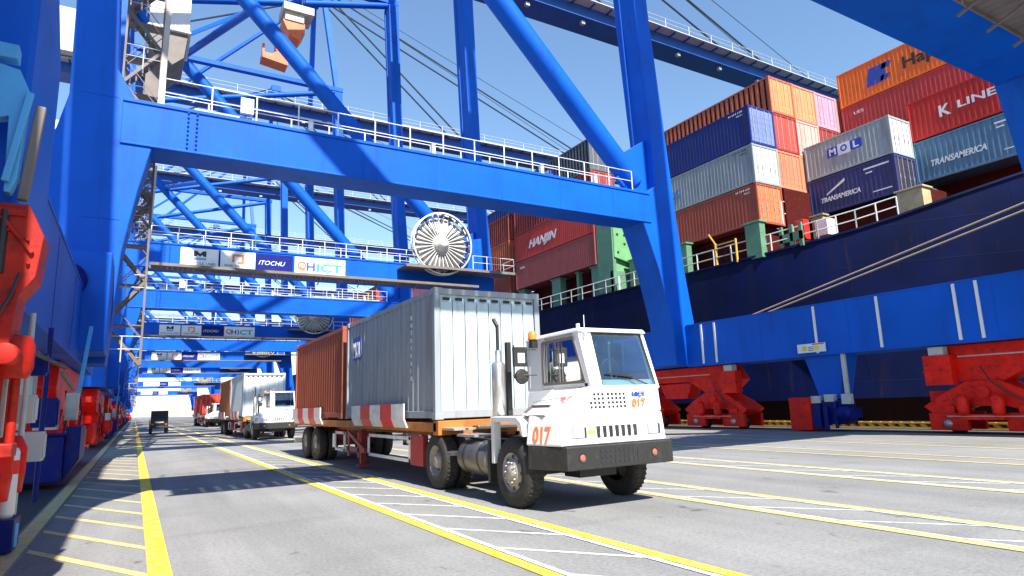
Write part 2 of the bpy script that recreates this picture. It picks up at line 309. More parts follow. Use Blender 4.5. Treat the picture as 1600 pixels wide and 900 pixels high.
# ------------------------------------------------------------------ the crane
S = 17.5; BW = 1.65
def railing(mb, p, q, h=1.05, step=1.5, r=.021):
    p = Vector(p); q = Vector(q); L = (q-p).length; n = max(1, round(L/step)); up = Vector((0, 0, h))
    for i in range(n+1):
        a = p+(q-p)*(i/n); mb.tube(a, a+up, r*1.3, 5)
    for k in (.5, 1.0): mb.tube(p+up*k, q+up*k, r, 5)
def make_crane():
    c = thing('container_crane', (0, 0, 0), '', 'crane', 'blue container cranes standing in a row along the quay')
    for yf in (0, S):
        # portal beam with bolted joint, walkway brackets
        b = new('blue'); b.box(-1.0, 22.6, yf, yf+BW, 10.6, 12.15)
        b.box(-1.0, 22.6, yf-.05, yf, 12.07, 12.2); b.box(-1.0, 22.6, yf-.04, yf, 10.56, 10.64)
        po = b.build('portal_beam', c, .03)
        b = new('blue')
        for k in range(9):
            for j in range(2): b.lathe([(0, -.05), (.035, -.05), (.035, 0)], (1.0+j*.28, yf, 10.75+k*.16), 'y', 6)
        b.build('bolt_rows', po)
        for k in range(6):
            b = new('blue'); b.box(4.1+k*3.2, 4.13+k*3.2, yf-.012, yf, 10.66, 12.05); b.build('weld_seam', po)
        for yy in (yf+.15, yf+BW-.1):
            r = new('white'); railing(r, (.2, yy, 12.2), (21.6, yy, 12.2)); r.build('railing', po)
        if yf:
            r = new('offw'); r.box(9, 21, yf+.6, yf+.9, 12.16, 12.4); r.box(1.2, 3.2, yf+.5, yf+.9, 12.16, 12.5); r.tube((.5, yf+1.2, 12.3), (21.5, yf+1.2, 12.3), .07, 8); r.use(M['white']); r.box(2.7, 3.15, yf+.12, yf+.3, 12.5, 13.1); r.build('pipe_duct', po)
            for xx in (5.2, 10.4, 16.0, 19.2):
                r = new('white'); r.box(xx, xx+.16, yf+.2, yf+.4, 12.16, 12.75); r.build('deck_lamp', po)
        if yf == 0:
            w_ = new('taupe'); w_.box(.2, 22.4, yf-.10, yf-.06, 10.45, 10.62); w_.box(.2, 22.4, yf-1.25, yf-1.2, 10.45, 10.62)
            for k in range(75): w_.box(.3+k*.295, .58+k*.295, yf-1.2, yf-.1, 10.56, 10.6)
            for k in range(16): w_.bar((.6+k*1.4, yf-1.2, 10.5), (.6+k*1.4, yf-.04, 10.1), .06, .06)
            w_.build('walkway', po)
        # legs as profiles in the frame plane
        ls = [(-3.7,3.2),(-.9,3.2),(-.7,6.8),(-.38,8.9),(-.05,10.55),(-.6,12.15),(-1.2,13.2),(-1.32,15.7),(-1.8,27),(-2.6,46),(-3.8,46),(-3.1,27),(-2.55,15.3),(-2.5,12),(-2.75,10.8),(-3.2,9.6),(-3.7,8.4)]
        ls2 = [(-3.7,3.2),(-.93,3.2),(-.93,5.3),(-1.05,6.6),(-.75,8.9),(-.05,10.55)]+ls[5:]
        b = new('blue'); b.prism(ls if yf else ls2, 'y', yf+.02, yf+BW+.05); lg = b.build('landside_leg', c, .04)
        for zz in (5.4, 7.9, 12.15, 18, 24, 30):
            b = new('blue'); xi = -.72 if zz < 8 else (-1.0 if zz < 13 else -1.6); b.box(xi-1.2, xi-.12, yf+.005, yf+.02, zz, zz+.04); b.build('weld_seam', lg)
        ss = [(23.62,3.2),(24.66,3.2),(25.12,5.4),(24.75,8.0),(24.45,10.9),(24.12,15.2),(23.52,23),(23.12,36),(22.8,46),(21.7,46),(22.05,36),(22.55,23),(23.05,15.2),(23.0,12.6),(22.3,12.1),(22.05,10.58),(22.5,9.35),(22.95,8.0),(23.55,5.4)]
        b = new('blue'); b.prism(ss, 'y', yf+.02, yf+BW+.05); lg = b.build('seaside_leg', c, .04)
        b = new('blue'); b.tube((22.95, yf+1.2, 12.3), (21.65, yf+1.2, 46), .05, 6); b.build('conduit', lg)
        for zz in (13.5, 18, 23, 29, 35): b = new('gal'); b.box(23.2-(zz-13)*.035-.05, 23.3-(zz-13)*.035, yf+.9, yf+1.1, zz, zz+.25); b.build('junction_box', lg)
        b = new('blue'); b.prism([(22.1,12.16),(23.0,12.16),(23.02,15.4),(21.3,14.3)], 'y', yf+.5, yf+1.1); b.build('gusset_plate', c, .02)
        # diagonal tube and upper tie
        b = new('blue'); b.tube((22.3, yf+.83, 12.9), (-2.4, yf+.83, 38.6), .58, 20)
        b.bar((22.7, yf+.83, 12.5), (21.6, yf+.83, 13.6), .25, 1.5)
        b.build('diagonal_brace', c)
        b = new('blue'); b.tube((21.9, yf+.83, 46.2), (-2.4, yf+.83, 39.4), .36, 12); b.build('tie_tube', c)
        b = new('blue'); b.box(-3.9, 23.0, yf+.4, yf+BW-.4, 46.32, 46.9); b.build('upper_beam', c)
    b = new('boomb'); b.prism([(-4.6,9.5),(-3.15,9.5),(-3.15,27),(-3.9,46),(-5.2,46),(-4.6,27)], 'y', .3, 1.4); b.build('added_shade_column', c, .03)  # column added beside the near leg to throw shade on the far leg
    b = new('blue'); b.tube((1.8, S+.8, 34.6), (5.6, .8, 30.3), .3, 12); b.build('cross_brace', c)
    # sill beams between the legs
    for side in (0, 1):
        x0, x1 = ((-3.3, -1.5), (24.4, 26.4))[side]
        b = new('blue'); b.box(x0, x1, -4.2 if side else -3.6, S+BW+4.2, 3.15, 5.2); b.box(x0-.02, x1+.02, BW, S, 3.10, 3.16); b.box(x0-.02, x1+.02, BW+.06, S-.06, 5.19, 5.25)
        for yy in (3.6, 8.7, 12.9): b.box((x0-.012) if side else x1, x0 if side else x1+.012, yy, yy+.03, 3.25, 5.1)
        sb = b.build('sill_beam', c, .03)
        if side:
            for yy in (15.55, 16.4, 10.15, 7.47, 4.75, 4.05):
                b = new('white'); b.box(x0-.05, x0-.005, yy-.05, yy+.05, 3.2, 5.16); b.build('rib', sb)
            b = new('white'); b.box(x0-.08, x0-.055, 9.75, 11.05, 3.25, 3.62); sg = b.build('warning_sign', sb)
            b = new('yellowp'); b.box(x0-.087, x0-.082, 10.62, 10.82, 3.33, 3.52); b.box(x0-.087, x0-.082, 10.05, 10.25, 3.33, 3.52)
            b.use(M['strR']); b.box(x0-.087, x0-.082, 9.8, 10.35, 3.555, 3.60)
            b.use(M['tblack']); 
            for k in range(3): b.box(x0-.087, x0-.082, 10.30, 10.55, 3.32+k*.07, 3.345+k*.07)
            b.build('sign_marks', sg)
    # bogies: equaliser, two sub equalisers, wheel trucks, buffers
    for side in (0, 1):
        xc = (-2.3, 25.5)[side]
        for yc in ((.83, S+.83), (1.8, S+1.7))[side]:
            b = new('red')
            # main equaliser profile (Y,Z)
            b.prism([(yc-4.2,2.35),(yc-3.7,3.08),(yc+3.7,3.08),(yc+4.2,2.35),(yc+3.3,1.7),(yc+2.2,1.75),(yc+1.1,2.35),(yc-1.1,2.35),(yc-2.2,1.75),(yc-3.3,1.7)], 'x', xc-.5, xc+.5)
            b.prism([(yc-1.2,2.3),(yc+1.2,2.3),(yc+.8,1.5),(yc-.8,1.5)], 'x', xc-.42, xc+.42)
            bo = b.build('bogie', c, .03)
            for sgn in (-1, 1):
                ym = yc+sgn*2.75
                b = new('red'); b.prism([(ym-2.0,.95),(ym-1.4,1.35),(ym-.5,1.8),(ym+.5,1.8),(ym+1.4,1.35),(ym+2.0,.95),(ym+1.6,.62),(ym+.6,.95),(ym-.6,.95),(ym-1.6,.62)], 'x', xc-.62, xc+.62)
                b.lathe([(0,-.72),(.22,-.72),(.22,.72),(0,.72)], (xc, ym, 1.42), 'x', 16)
                for q_ in range(10):
                    aq = 2*math.pi*q_/10; b.lathe([(0,-.66),(.03,-.66),(.03,-.62)], (xc, ym+.36*math.cos(aq), 1.42+.3*math.sin(aq)), 'x', 6); b.lathe([(0,.66),(.03,.66),(.03,.62)], (xc, ym+.36*math.cos(aq), 1.42+.3*math.sin(aq)), 'x', 6)
                b.build('equaliser', bo, .02)
                b = new('cable'); sgx = -1 if side else 1
                b.path([(xc+sgx*.66, ym-1.5, .9), (xc+sgx*.72, ym-.9, 1.25), (xc+sgx*.70, ym-.3, 1.75), (xc+sgx*.6, ym, 2.3)], .025, 6); b.build('hose', bo)
                for t in (-1, 1):
                    yw = ym+t*1.2
                    b = new('red'); b.box(xc-.7, xc-.5, yw-.62, yw+.62, .12, .72); b.box(xc+.5, xc+.7, yw-.62, yw+.62, .12, .72)
                    b.box(xc-.7, xc+.7, yw-.25, yw+.25, .72, .98)
                    b.build('wheel_truck', bo, .02)
                    b = new('dark'); b.lathe([(0,-.12),(.34,-.12),(.34,.12),(0,.12)], (xc, yw, .34), 'x', 20)
                    b.use(M['gal']); b.lathe([(0,-.76),(.13,-.76),(.13,-.5)], (xc, yw, .36), 'x', 12); b.build('wheel', bo)
                b = new('red'); xm = xc-.95 if side else xc+.95
                b.lathe([(0,-.35),(.17,-.35),(.19,-.1),(.19,.2),(.12,.35),(0,.35)], (xm, ym-.5, 1.0), 'z', 14)
                b.lathe([(0,-.35),(.17,-.35),(.19,-.1),(.19,.2),(.12,.35),(0,.35)], (xm, ym+.55, 1.0), 'z', 14)
                b.box(min(xm, xc), max(xm, xc), ym-.62, ym+.68, .5, .68)
                b.use(M['gal']); b.tube((xm, ym-1.3, .62), (xm, ym+1.1, .62), .02, 6); b.build('drive_motor', bo)
            ye = yc+4.75
            b = new('red'); b.box(xc-.3, xc+.3, ye-.9, ye-.1, .4, 1.5); b.build('bogie_end_box', bo, .02)
            if side:
                # box column beside the equaliser
                b = new('red'); yb_ = yc+3.5 if yc < 9 else yc-4.5
                b.box(xc-.95, xc-.5, yb_, yb_+.9, 1.7, 2.75); b.box(xc-.98, xc-.47, yb_-.03, yb_+.93, 2.15, 2.21)
                b.use(M['offw']); b.box(xc-.9, xc-.55, yb_+.2, yb_+.7, 2.75, 3.05); b.build('hydraulic_box', bo, .015)
                b = new('gal'); b.tube((xc-1.0, yc-3.0, 1.95+.7), (xc-1.0, yc+3.2, 1.95+.7), .025, 6); b.build('grab_rail', bo)
    # storm anchor post in the middle of the seaside sill
    b = new('blue'); b.add([(24.6,9.2,3.14),(25.6,9.2,3.14),(25.6,11.0,3.14),(24.6,11.0,3.14),(24.7,9.6,1.3),(25.5,9.6,1.3),(25.5,10.5,1.3),(24.7,10.5,1.3)], [(0,1,2,3),(4,7,6,5),(0,4,5,1),(1,5,6,2),(2,6,7,3),(3,7,4,0)])
    an = b.build('storm_anchor', c, .02)
    b = new('dblue'); b.box(24.5, 25.5, 9.5, 10.4, .3, 1.25); b.lathe([(0,-.3),(.28,-.3),(.28,.3),(0,.3)], (24.5, 9.3, .75), 'x', 14); b.box(24.3, 24.9, 8.9, 9.4, .55, .95); b.box(24.35, 24.8, 10.35, 10.7, .15, 1.1)
    b.tube((24.4, 9.7, .15), (24.4, 9.7, 1.2), .07, 8); b.tube((24.35, 10.1, .1), (24.35, 10.1, 1.0), .1, 8); b.build('machinery', an)
    b = new('offw'); b.box(24.4, 24.7, 10.35, 10.75, 1.15, 1.45); b.box(24.4, 24.7, 9.75, 10.15, 1.2, 1.5); b.box(24.4, 24.6, 9.0, 9.4, 1.1, 1.5); b.box(24.5, 24.62, 9.12, 9.28, 1.5, 3.1); b.build('junction_box', an, .01)
    b = new('red'); b.box(24.3, 25.2, 10.75, 11.75, .05, 1.4); b.build('red_box', an, .02)
    # landside electrical cabinets, stair platform and sill end box
    b = new('dblue'); b.box(-2.95, -1.35, 11.75, 13.0, .14, 1.15); b.prism([(-1.35,.14),(-1.05,.6),(-1.05,1.35),(-1.35,1.35)], 'y', 11.9, 13.6); b.box(-3.1, -1.3, 11.7, 13.1, 1.15, 1.2)
    pl = b.build('service_platform', c, .02)
    for (x0, x1, yy, z0, z1) in ((-2.45, -2.0, 11.9, 1.45, 3.5), (-2.55, -2.1, 11.7, 1.32, 1.95), (-1.95, -1.5, 11.72, 1.3, 1.82), (-1.45, -1.2, 12.6, 1.5, 2.15)):
        b = new('offw'); b.box(x0, x1, yy-.1, yy+.3, z0, z1); b.box(x0+.03, x1-.03, yy-.13, yy-.1, z0+.05, z1-.05); b.build('electrical_cabinet', pl, .012)
    b = new('lblue'); b.bar((-1.28, 12.8, 1.5), (-1.12, 13.6, 3.9), .09, .05); b.build('stair_stringer', c)
    b = new('blue'); b.box(-3.3, -.85, 15.3, S, 3.4, 6.3); ja = b.build('jacking_bracket', c, .03)
    b = new('dblue'); b.lathe([(0,-.12),(.5,-.12),(.5,0)], (-1.9, 15.3, 5.4), 'y', 20); b.use(M['white']); b.lathe([(0,-.18),(.14,-.18),(.14,-.12)], (-1.75, 15.3, 5.4), 'y', 14); b.build('lug', ja)
    # cable reel on its platform in front of the near frame
    b = new('taupe'); b.box(16.2, 25.3, -1.9, 0-.06, 11.6, 11.7); b.box(16.2, 25.3, -1.95, -1.9, 11.52, 11.72)
    pf = b.build('reel_platform', c, .01)
    b = new('white'); railing(b, (21.6, -1.9, 11.72), (25.2, -1.9, 11.72), 1.05, 1.2); railing(b, (25.2, -1.9, 11.72), (25.2, -.3, 11.72), 1.05, 1.2); b.build('railing', pf)
    cx, cy, cz, rr = 19.3, -1.3, 13.6, 2.42
    b = new('reelw'); b.lathe([(0,.22),(rr*.86,.22),(rr*.86,.27)], (cx, cy, cz), 'y', 60)
    re = b.build('cable_reel', c)
    b = new('dark')
    for i in range(30):
        a_ = 2*math.pi*(i+.5)/30; d = Vector((math.cos(a_), 0, math.sin(a_)))
        b.bar(Vector((cx, cy+.205, cz))+d*.75, Vector((cx, cy+.205, cz))+d*rr*.84, .03, .075)
    b.build('slot_gaps', re)
    b = new('reelw')
    for i in range(30):
        a_ = 2*math.pi*i/30; d = Vector((math.cos(a_), 0, math.sin(a_))); b.bar(Vector((cx, cy+.17, cz))+d*.6, Vector((cx, cy+.12, cz))+d*rr*.98, .05, .05)
    b.build('spokes', re)
    b = new('reelw'); b.lathe([(rr*.955,-.25),(rr,-.25),(rr,-.17),(rr*.955,-.17),(rr*.955,-.25)], (cx, cy, cz), 'y', 60); b.lathe([(rr*.97,.22),(rr,.22),(rr,.3),(rr*.97,.3),(rr*.97,.22)], (cx, cy, cz), 'y', 60); b.build('rim', re)
    b = new('dark')
    for i in range(22):
        a = 2*math.pi*(i+.4)/22; d = Vector((math.cos(a), 0, math.sin(a))); b.bar(Vector((cx, cy-.1, cz))+d*rr*.88, Vector((cx, cy-.1, cz))+d*rr*.95, .2, .22)
    b.build('cable_layer', re)
    b = new('reelw'); b.lathe([(0,-.55),(.2,-.55),(.38,-.42),(.42,-.2),(.55,-.1),(.6,.2)], (cx, cy, cz), 'y', 28); b.build('hub', re)
    b = new('blue'); b.box(cx-.3, cx+.3, cy+.35, -.06, 11.7, cz+.3); b.build('reel_bracket', c, .02)
    b = new('blue'); b.prism([(21.2,11.72),(23.1,11.72),(22.9,14.5),(21.6,14.2)], 'y', -.9, -.2); b.build('gusset_plate', c, .02)
    # company boards on the near frame
    def board(x0, x1, m, name='sign_board'):
        b = new(m); b.box(x0, x1, -.15, -.08, 10.74, 11.95); return b.build(name, c, .01)
    yb = -.155
    s1 = board(1.87, 4.06, 'white'); t = new('tblack')
    t.prism([(2.62,11.42),(2.62,11.78),(2.80,11.78),(2.98,11.60),(3.16,11.78),(3.34,11.78),(3.34,11.42),(3.2,11.42),(3.1,11.52),(2.98,11.40),(2.86,11.52),(2.76,11.42)], 'y', yb-.01, yb)
    t.use(M['lblue']); t.box(2.62, 3.34, yb-.01, yb, 11.2, 11.34)
    text_into(t, 'MITSUI O.S.K. LINES', (2.0, yb, 10.88), .24, '-y', 1.9, mat_=M['tblack']); t.build('lettering', s1)
    s2 = board(4.18, 6.3, 'white'); t = new('tfull'); t.box(4.88, 5.02, yb-.01, yb, 11.22, 11.76); t.box(5.02, 5.6, yb-.01, yb, 11.62, 11.76); t.box(5.46, 5.6, yb-.01, yb, 11.12, 11.62); t.box(5.22, 5.46, yb-.01, yb, 11.12, 11.26)
    text_into(t, 'WAN HAI LINES', (4.4, yb, 10.9), .24, '-y', 1.65, mat_=M['tblack']); t.build('lettering', s2)
    s3 = board(6.33, 8.70, 'dblue'); t = new('twhite'); text_into(t, 'ITOCHU', (6.5, yb, 11.2), .42, '-y', 1.7, shear=.3); t.build('lettering', s3)
    s4 = board(8.82, 12.3, 'white'); t = new('tfull')
    t.lathe([(.18,-.01),(.3,-.01)], (9.3, yb, 11.35), 'y', 20); t.prism([(9.12,11.1),(9.45,10.95),(9.55,11.05),(9.2,11.3)], 'y', yb-.012, yb-.002)
    text_into(t, 'H', (9.62, yb, 11.02), .82, '-y', .56, mat_=M['tblue'], bold=.02); text_into(t, 'ICT', (10.32, yb, 11.0), .80, '-y', 1.75, mat_=M['teal'], bold=.02); t.build('lettering', s4)
    # stair and lift tower behind the far landside leg
    b = new('taupe'); X0, X1, Y0, Y1 = -1.15, .05, S+2.1, S+3.6
    for x in (X0, X1):
        for yy in (Y0, Y1): b.box(x-.035, x+.035, yy-.035, yy+.035, 3.3, 44)
    st = b.build('stair_tower', c)
    b = new('taupe'); z = 3.3; k = 0
    while z < 43:
        a, e = (X0, X1) if k % 2 else (X1, X0)
        for yy in (Y0+.1, Y0+.7):
            b.bar((a, yy, z), (e, yy, z+1.5), .04, .11); b.bar((a, yy, z+.95), (e, yy, z+2.45), .025, .025)
        for q_ in range(6): xx = a+(e-a)*(q_+.5)/6; b.box(xx-.08, xx+.08, Y0+.1, Y0+.7, z+(q_+.5)*.25, z+(q_+.5)*.25+.02)
        z += 1.5; k += 1
        b.box(X0, X1, Y1-.6, Y1, z-.02, z+.02)
    b.build('stair_flights', st)
    b = new('offw')
    for k in range(19): railing(b, (X0, Y0, 3.4+k*2.2), (X1, Y0, 3.4+k*2.2), .9, .7, .018)
    b.build('handrail', st)
    b = new('beige'); b.bar((.10, Y0, 12.2), (.30, Y0, 24), .2, .12); b.build('cable_trunk', st)
    # girder and boom, apex frame, stays
    ym = (S+BW)/2
    b = new('boomb'); b.box(-22, 93, ym-1.4, ym+1.4, 44.9, 46.3); b.box(-22, 93, ym-1.55, ym+1.55, 44.8, 44.9)
    for k in range(46): b.box(-20+k*2.5, -19.9+k*2.5, ym-2.6, ym-1.4, 46.1, 46.3)
    bo = b.build('boom', c)
    b = new('offw'); b.box(-22, 93, ym-2.7, ym-1.4, 46.3, 46.4); railing(b, (-22, ym-2.65, 46.4), (93, ym-2.65, 46.4), 1.1, 4, .04)
    b.build('walkway', bo)
    b = new('gal')
    for k in range(12): b.box(4+k*7.5, 4.5+k*7.5, ym-1.2, ym-.8, 44.2, 44.6)
    b.build('floodlight', bo)
    b = new('blue')
    for sg in (-1, 1):
        b.bar((22.3, .8 if sg < 0 else S+.8, 46), (21.2, ym+sg*2.6, 67), .7, .7); b.bar((-1.9, .8 if sg < 0 else S+.8, 46), (20.4, ym+sg*2.6, 67), .45, .45)
    b.box(20.2, 22.0, ym-3.4, ym+3.4, 66.6, 67.8); b.build('apex_frame', c)
    b = new('cable')
    for sg in (-1, 1):
        for (x, r_) in ((46, .14), (76, .14)): b.tube((21.5, ym+sg*1.2, 67.3), (x, ym+sg*1.2, 46.4), r_, 6)
        if sg < 0: b.tube((21.5, ym-1.9, 67.8), (84, ym-1.9, 46.4), .05, 6); b.tube((21.5, ym-1.9, 66.8), (72, ym-1.9, 46.4), .05, 6)
        b.tube((20.5, ym+sg*2.6, 67.3), (-20, ym+sg*2.6, 46.4), .14, 6)
    b.build('stay_cable', c)
    b = new('offw'); b.box(-17, -4, ym-4, ym+4, 46.6, 52.5); b.build('machinery_house', c, .05)
    return c
GAP = {'c1': 6.3, 'c2': 44.2, 'c3': 84.4, 'c4': 122.5, 'c5': 161.0}
crane = make_crane()
crane.location = (0, GAP['c1'], 0)
crane['label'] = 'nearest blue container crane, its portal beam arching over the large white truck'
labs = ['second blue crane, with the large pale cable reel and the big white boards',
        'third blue crane, its small reel just above the rust red truck container',
        'fourth blue crane, its tiny boards just below those of the third',
        'farthest blue crane at the end of the row beyond the four others']
cranes = [crane]
for k, lb in zip(('c2', 'c3', 'c4', 'c5'), labs):
    c = copy_tree(crane); c.location = (0, GAP[k], 0); c['label'] = lb; cranes.append(c)
for yy, lb in ((235, 'hazy distant crane straight down the quay beyond the row of five'), (330, 'most distant crane, barely visible at the far end of the quay')):
    c = copy_tree(crane); c.location = (0, yy, 0); c['label'] = lb; cranes.append(c)
for ch in crane.children:
    if ch.name.split('.')[0] in ('boom', 'machinery_house'): ch.location.z += 9.0  # unseen boom and house raised so their shadow clears the second crane
    if ch.name.split('.')[0] == 'upper_beam': ch.location.z += .01
# the near crane alone: cable chute, conduit, bogie cover and buffer on the landside leg
c = crane
b = new('lblue'); b.prism([(-1.25,4.36),(-.96,4.30),(-.88,4.12),(-.905,3.4),(-.94,3.28),(-.98,3.28),(-1.0,3.9),(-1.25,3.8)], 'y', -.32, -.2); b.box(-1.12, -.98, -.34, -.2, 4.38, 4.5)
b.bar((-.97, -.36, 3.35), (-.87, -.36, 4.1), .05, .04); b.build('cable_chute', c, .006)
b = new('taupe'); b.bar((-.87, -.22, 3.25), (-.81, -.22, 4.05), .07, .07); b.build('conduit', c, .01)
b = new('taupe'); b.box(-4.0, -.95, -4.8, -.05, 7.1, 7.2); b.box(-4.0, -.95, -4.85, -4.8, 7.0, 7.3)
la = b.build('added_shade_deck', c)  # unseen deck with railing, added overhead to shade the near landside leg
b = new('offw'); railing(b, (-1.0, -4.8, 7.2), (-1.0, -.1, 7.2), 1.05, 1.2); b.build('railing', la)
b = new('dimred'); b.prism([(-1.7,3.16),(-.79,3.16),(-.68,2.92),(-.71,2.6),(-.80,2.45),(-.83,2.05),(-.95,2.0),(-1.0,2.6),(-1.7,2.6)], 'y', -.45, -.08); b.box(-1.7, -1.02, -.4, -.1, 1.0, 2.62); b.bar((-.95, -.47, 3.05), (-.74, -.47, 2.78), .03, .03); b.box(-1.02, -.98, -.5, -.44, 2.1, 3.1); b.box(-1.2, -.80, -.48, -.44, 3.06, 3.12)
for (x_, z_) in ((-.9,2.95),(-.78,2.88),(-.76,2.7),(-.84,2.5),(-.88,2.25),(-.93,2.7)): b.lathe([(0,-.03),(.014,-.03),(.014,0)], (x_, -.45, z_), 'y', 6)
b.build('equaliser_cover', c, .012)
b = new('dimred'); b.lathe([(0,-.16),(.11,-.16),(.14,-.08),(.14,.08),(.11,.16),(0,.16)], (-.83, -.2, 2.02), 'z', 18); b.lathe([(0,-.2),(.08,-.2),(.08,.05)], (-.83, -.35, 2.02), 'y', 14); b.tube((-.92, -.2, 1.35), (-.92, -.2, 1.95), .05, 12); b.tube((-.80, -.15, 1.3), (-.80, -.15, 1.9), .03, 10); b.box(-1.0, -.76, -.3, -.08, 1.28, 1.38); b.build('brake_motor', c, .01)
b = new('offw'); b.box(-1.5, -.86, -.06, -.02, 1.42, 2.5); b.build('pale_guard_plate', c, .01)
b = new('cable'); b.path([(-1.0,-.48,2.2),(-.9,-.5,2.3),(-.84,-.5,2.45),(-.80,-.5,2.62)], .012, 6); b.build('hose', c)
for (p_, q_, r__, m_) in (((-1.0, -.5, 1.0), (-1.0, -.5, 3.1), .035, 'dimred'), ((-.93, -.46, 2.62), (-.93, -.46, 3.1), .03, 'dark'), ((-1.30, 4.6, .3), (-1.30, 4.6, 3.0), .035, 'offw'), ((-1.34, 7.2, .2), (-1.34, 7.2, 3.1), .04, 'dblue'), ((-1.25, 8.6, 2.4), (-1.25, 11.6, 2.2), .04, 'taupe'), ((-1.2, 3.3, 2.4), (-1.2, 8.6, 2.5), .035, 'dark')):
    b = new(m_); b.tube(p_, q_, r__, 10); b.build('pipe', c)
for (x_, y_, z_, s_, m_) in ((-1.3, 4.9, 1.5, .3, 'offw'), (-1.3, 6.3, .9, .35, 'offw'), (-1.28, 5.6, 2.2, .25, 'dblue'), (-1.3, 8.0, 1.4, .4, 'dblue')):
    b = new(m_); b.box(x_-.3, x_+.08, y_, y_+s_, z_, z_+s_*1.3); b.box(x_+.08, x_+.1, y_+.04, y_+s_-.04, z_+.04, z_+s_*1.3-.04); b.build('control_box', c, .01)
b = new('dimred'); b.box(-1.9, -1.3, 2.6, 3.6, .4, 2.3); b.box(-1.3, -1.2, 2.8, 3.1, 1.2, 2.2); b.build('bogie_side_frame', c, .03)
b = new('white'); b.lathe([(0,0),(.07,0),(.09,.06),(.09,.75),(.07,.8),(0,.8)], (-1.24, 3.45, .42), 'z', 18); b.use(M['strR']); b.lathe([(.093,.5),(.093,.66)], (-1.24, 3.45, .42), 'z', 18); b.build('striped_buffer', c)
b = new('dblue'); b.box(-1.6, -1.12, 3.25, 3.75, .06, .42); b.use(M['lblue']); b.tube((-1.12, 3.4, .1), (-1.12, 3.4, .36), .03, 8); b.build('rail_clamp', c, .02)
# second crane alone: hanging spreader on ropes and white cabin on a taupe frame
c2 = cranes[1]
b = new('spread'); b.prism([(9.0,35.2),(10.9,35.2),(10.9,34.2),(10.5,33.5),(9.6,33.9)], 'y', 8.8, 10.4); b.box(8.6, 9.6, 9.2, 10.2, 32.3, 33.4); b.prism([(7.5,31.3),(9.6,31.0),(9.6,31.7),(8.9,32.4),(8.3,31.8),(7.5,31.8)], 'y', 9, 10.4); b.box(7.5, 7.7, 9.2, 9.5, 31.8, 32.7)
sp = b.build('spreader', c2, .02)
b = new('cable')
for x in (9.4, 10.9):
    for yy in (9.0, 10.2): b.tube((x, yy, 36.4), (x, yy, 44.8), .04, 6)
b.build('hoist_rope', sp)
b = new('beige'); b.box(9.0, 11.6, 8.4, 10.8, 36.0, 36.7); b.box(9.2, 10.8, 8.7, 10.5, 35.2, 36.0); b.build('headblock', sp, .02)
b = new('white'); b.box(-.9, 1.9, 8.0, 12.5, 31.4, 37.5); b.box(-1.0, 2.0, 7.9, 12.6, 31.2, 31.4); ca = b.build('service_cabin', c2, .05)
b = new('taupe'); b.prism([(-.8,31.2),(1.8,31.2),(1.6,29.2),(.4,28),(-.8,28)], 'y', 8.2, 12.2); b.box(-.9, .2, 8.4, 12, 24.2, 28); b.build('support_frame', ca)
b = new('dblue'); b.box(-.8, 2.2, 8, 12, 23.4, 24.2); b.build('floor_frame', ca)
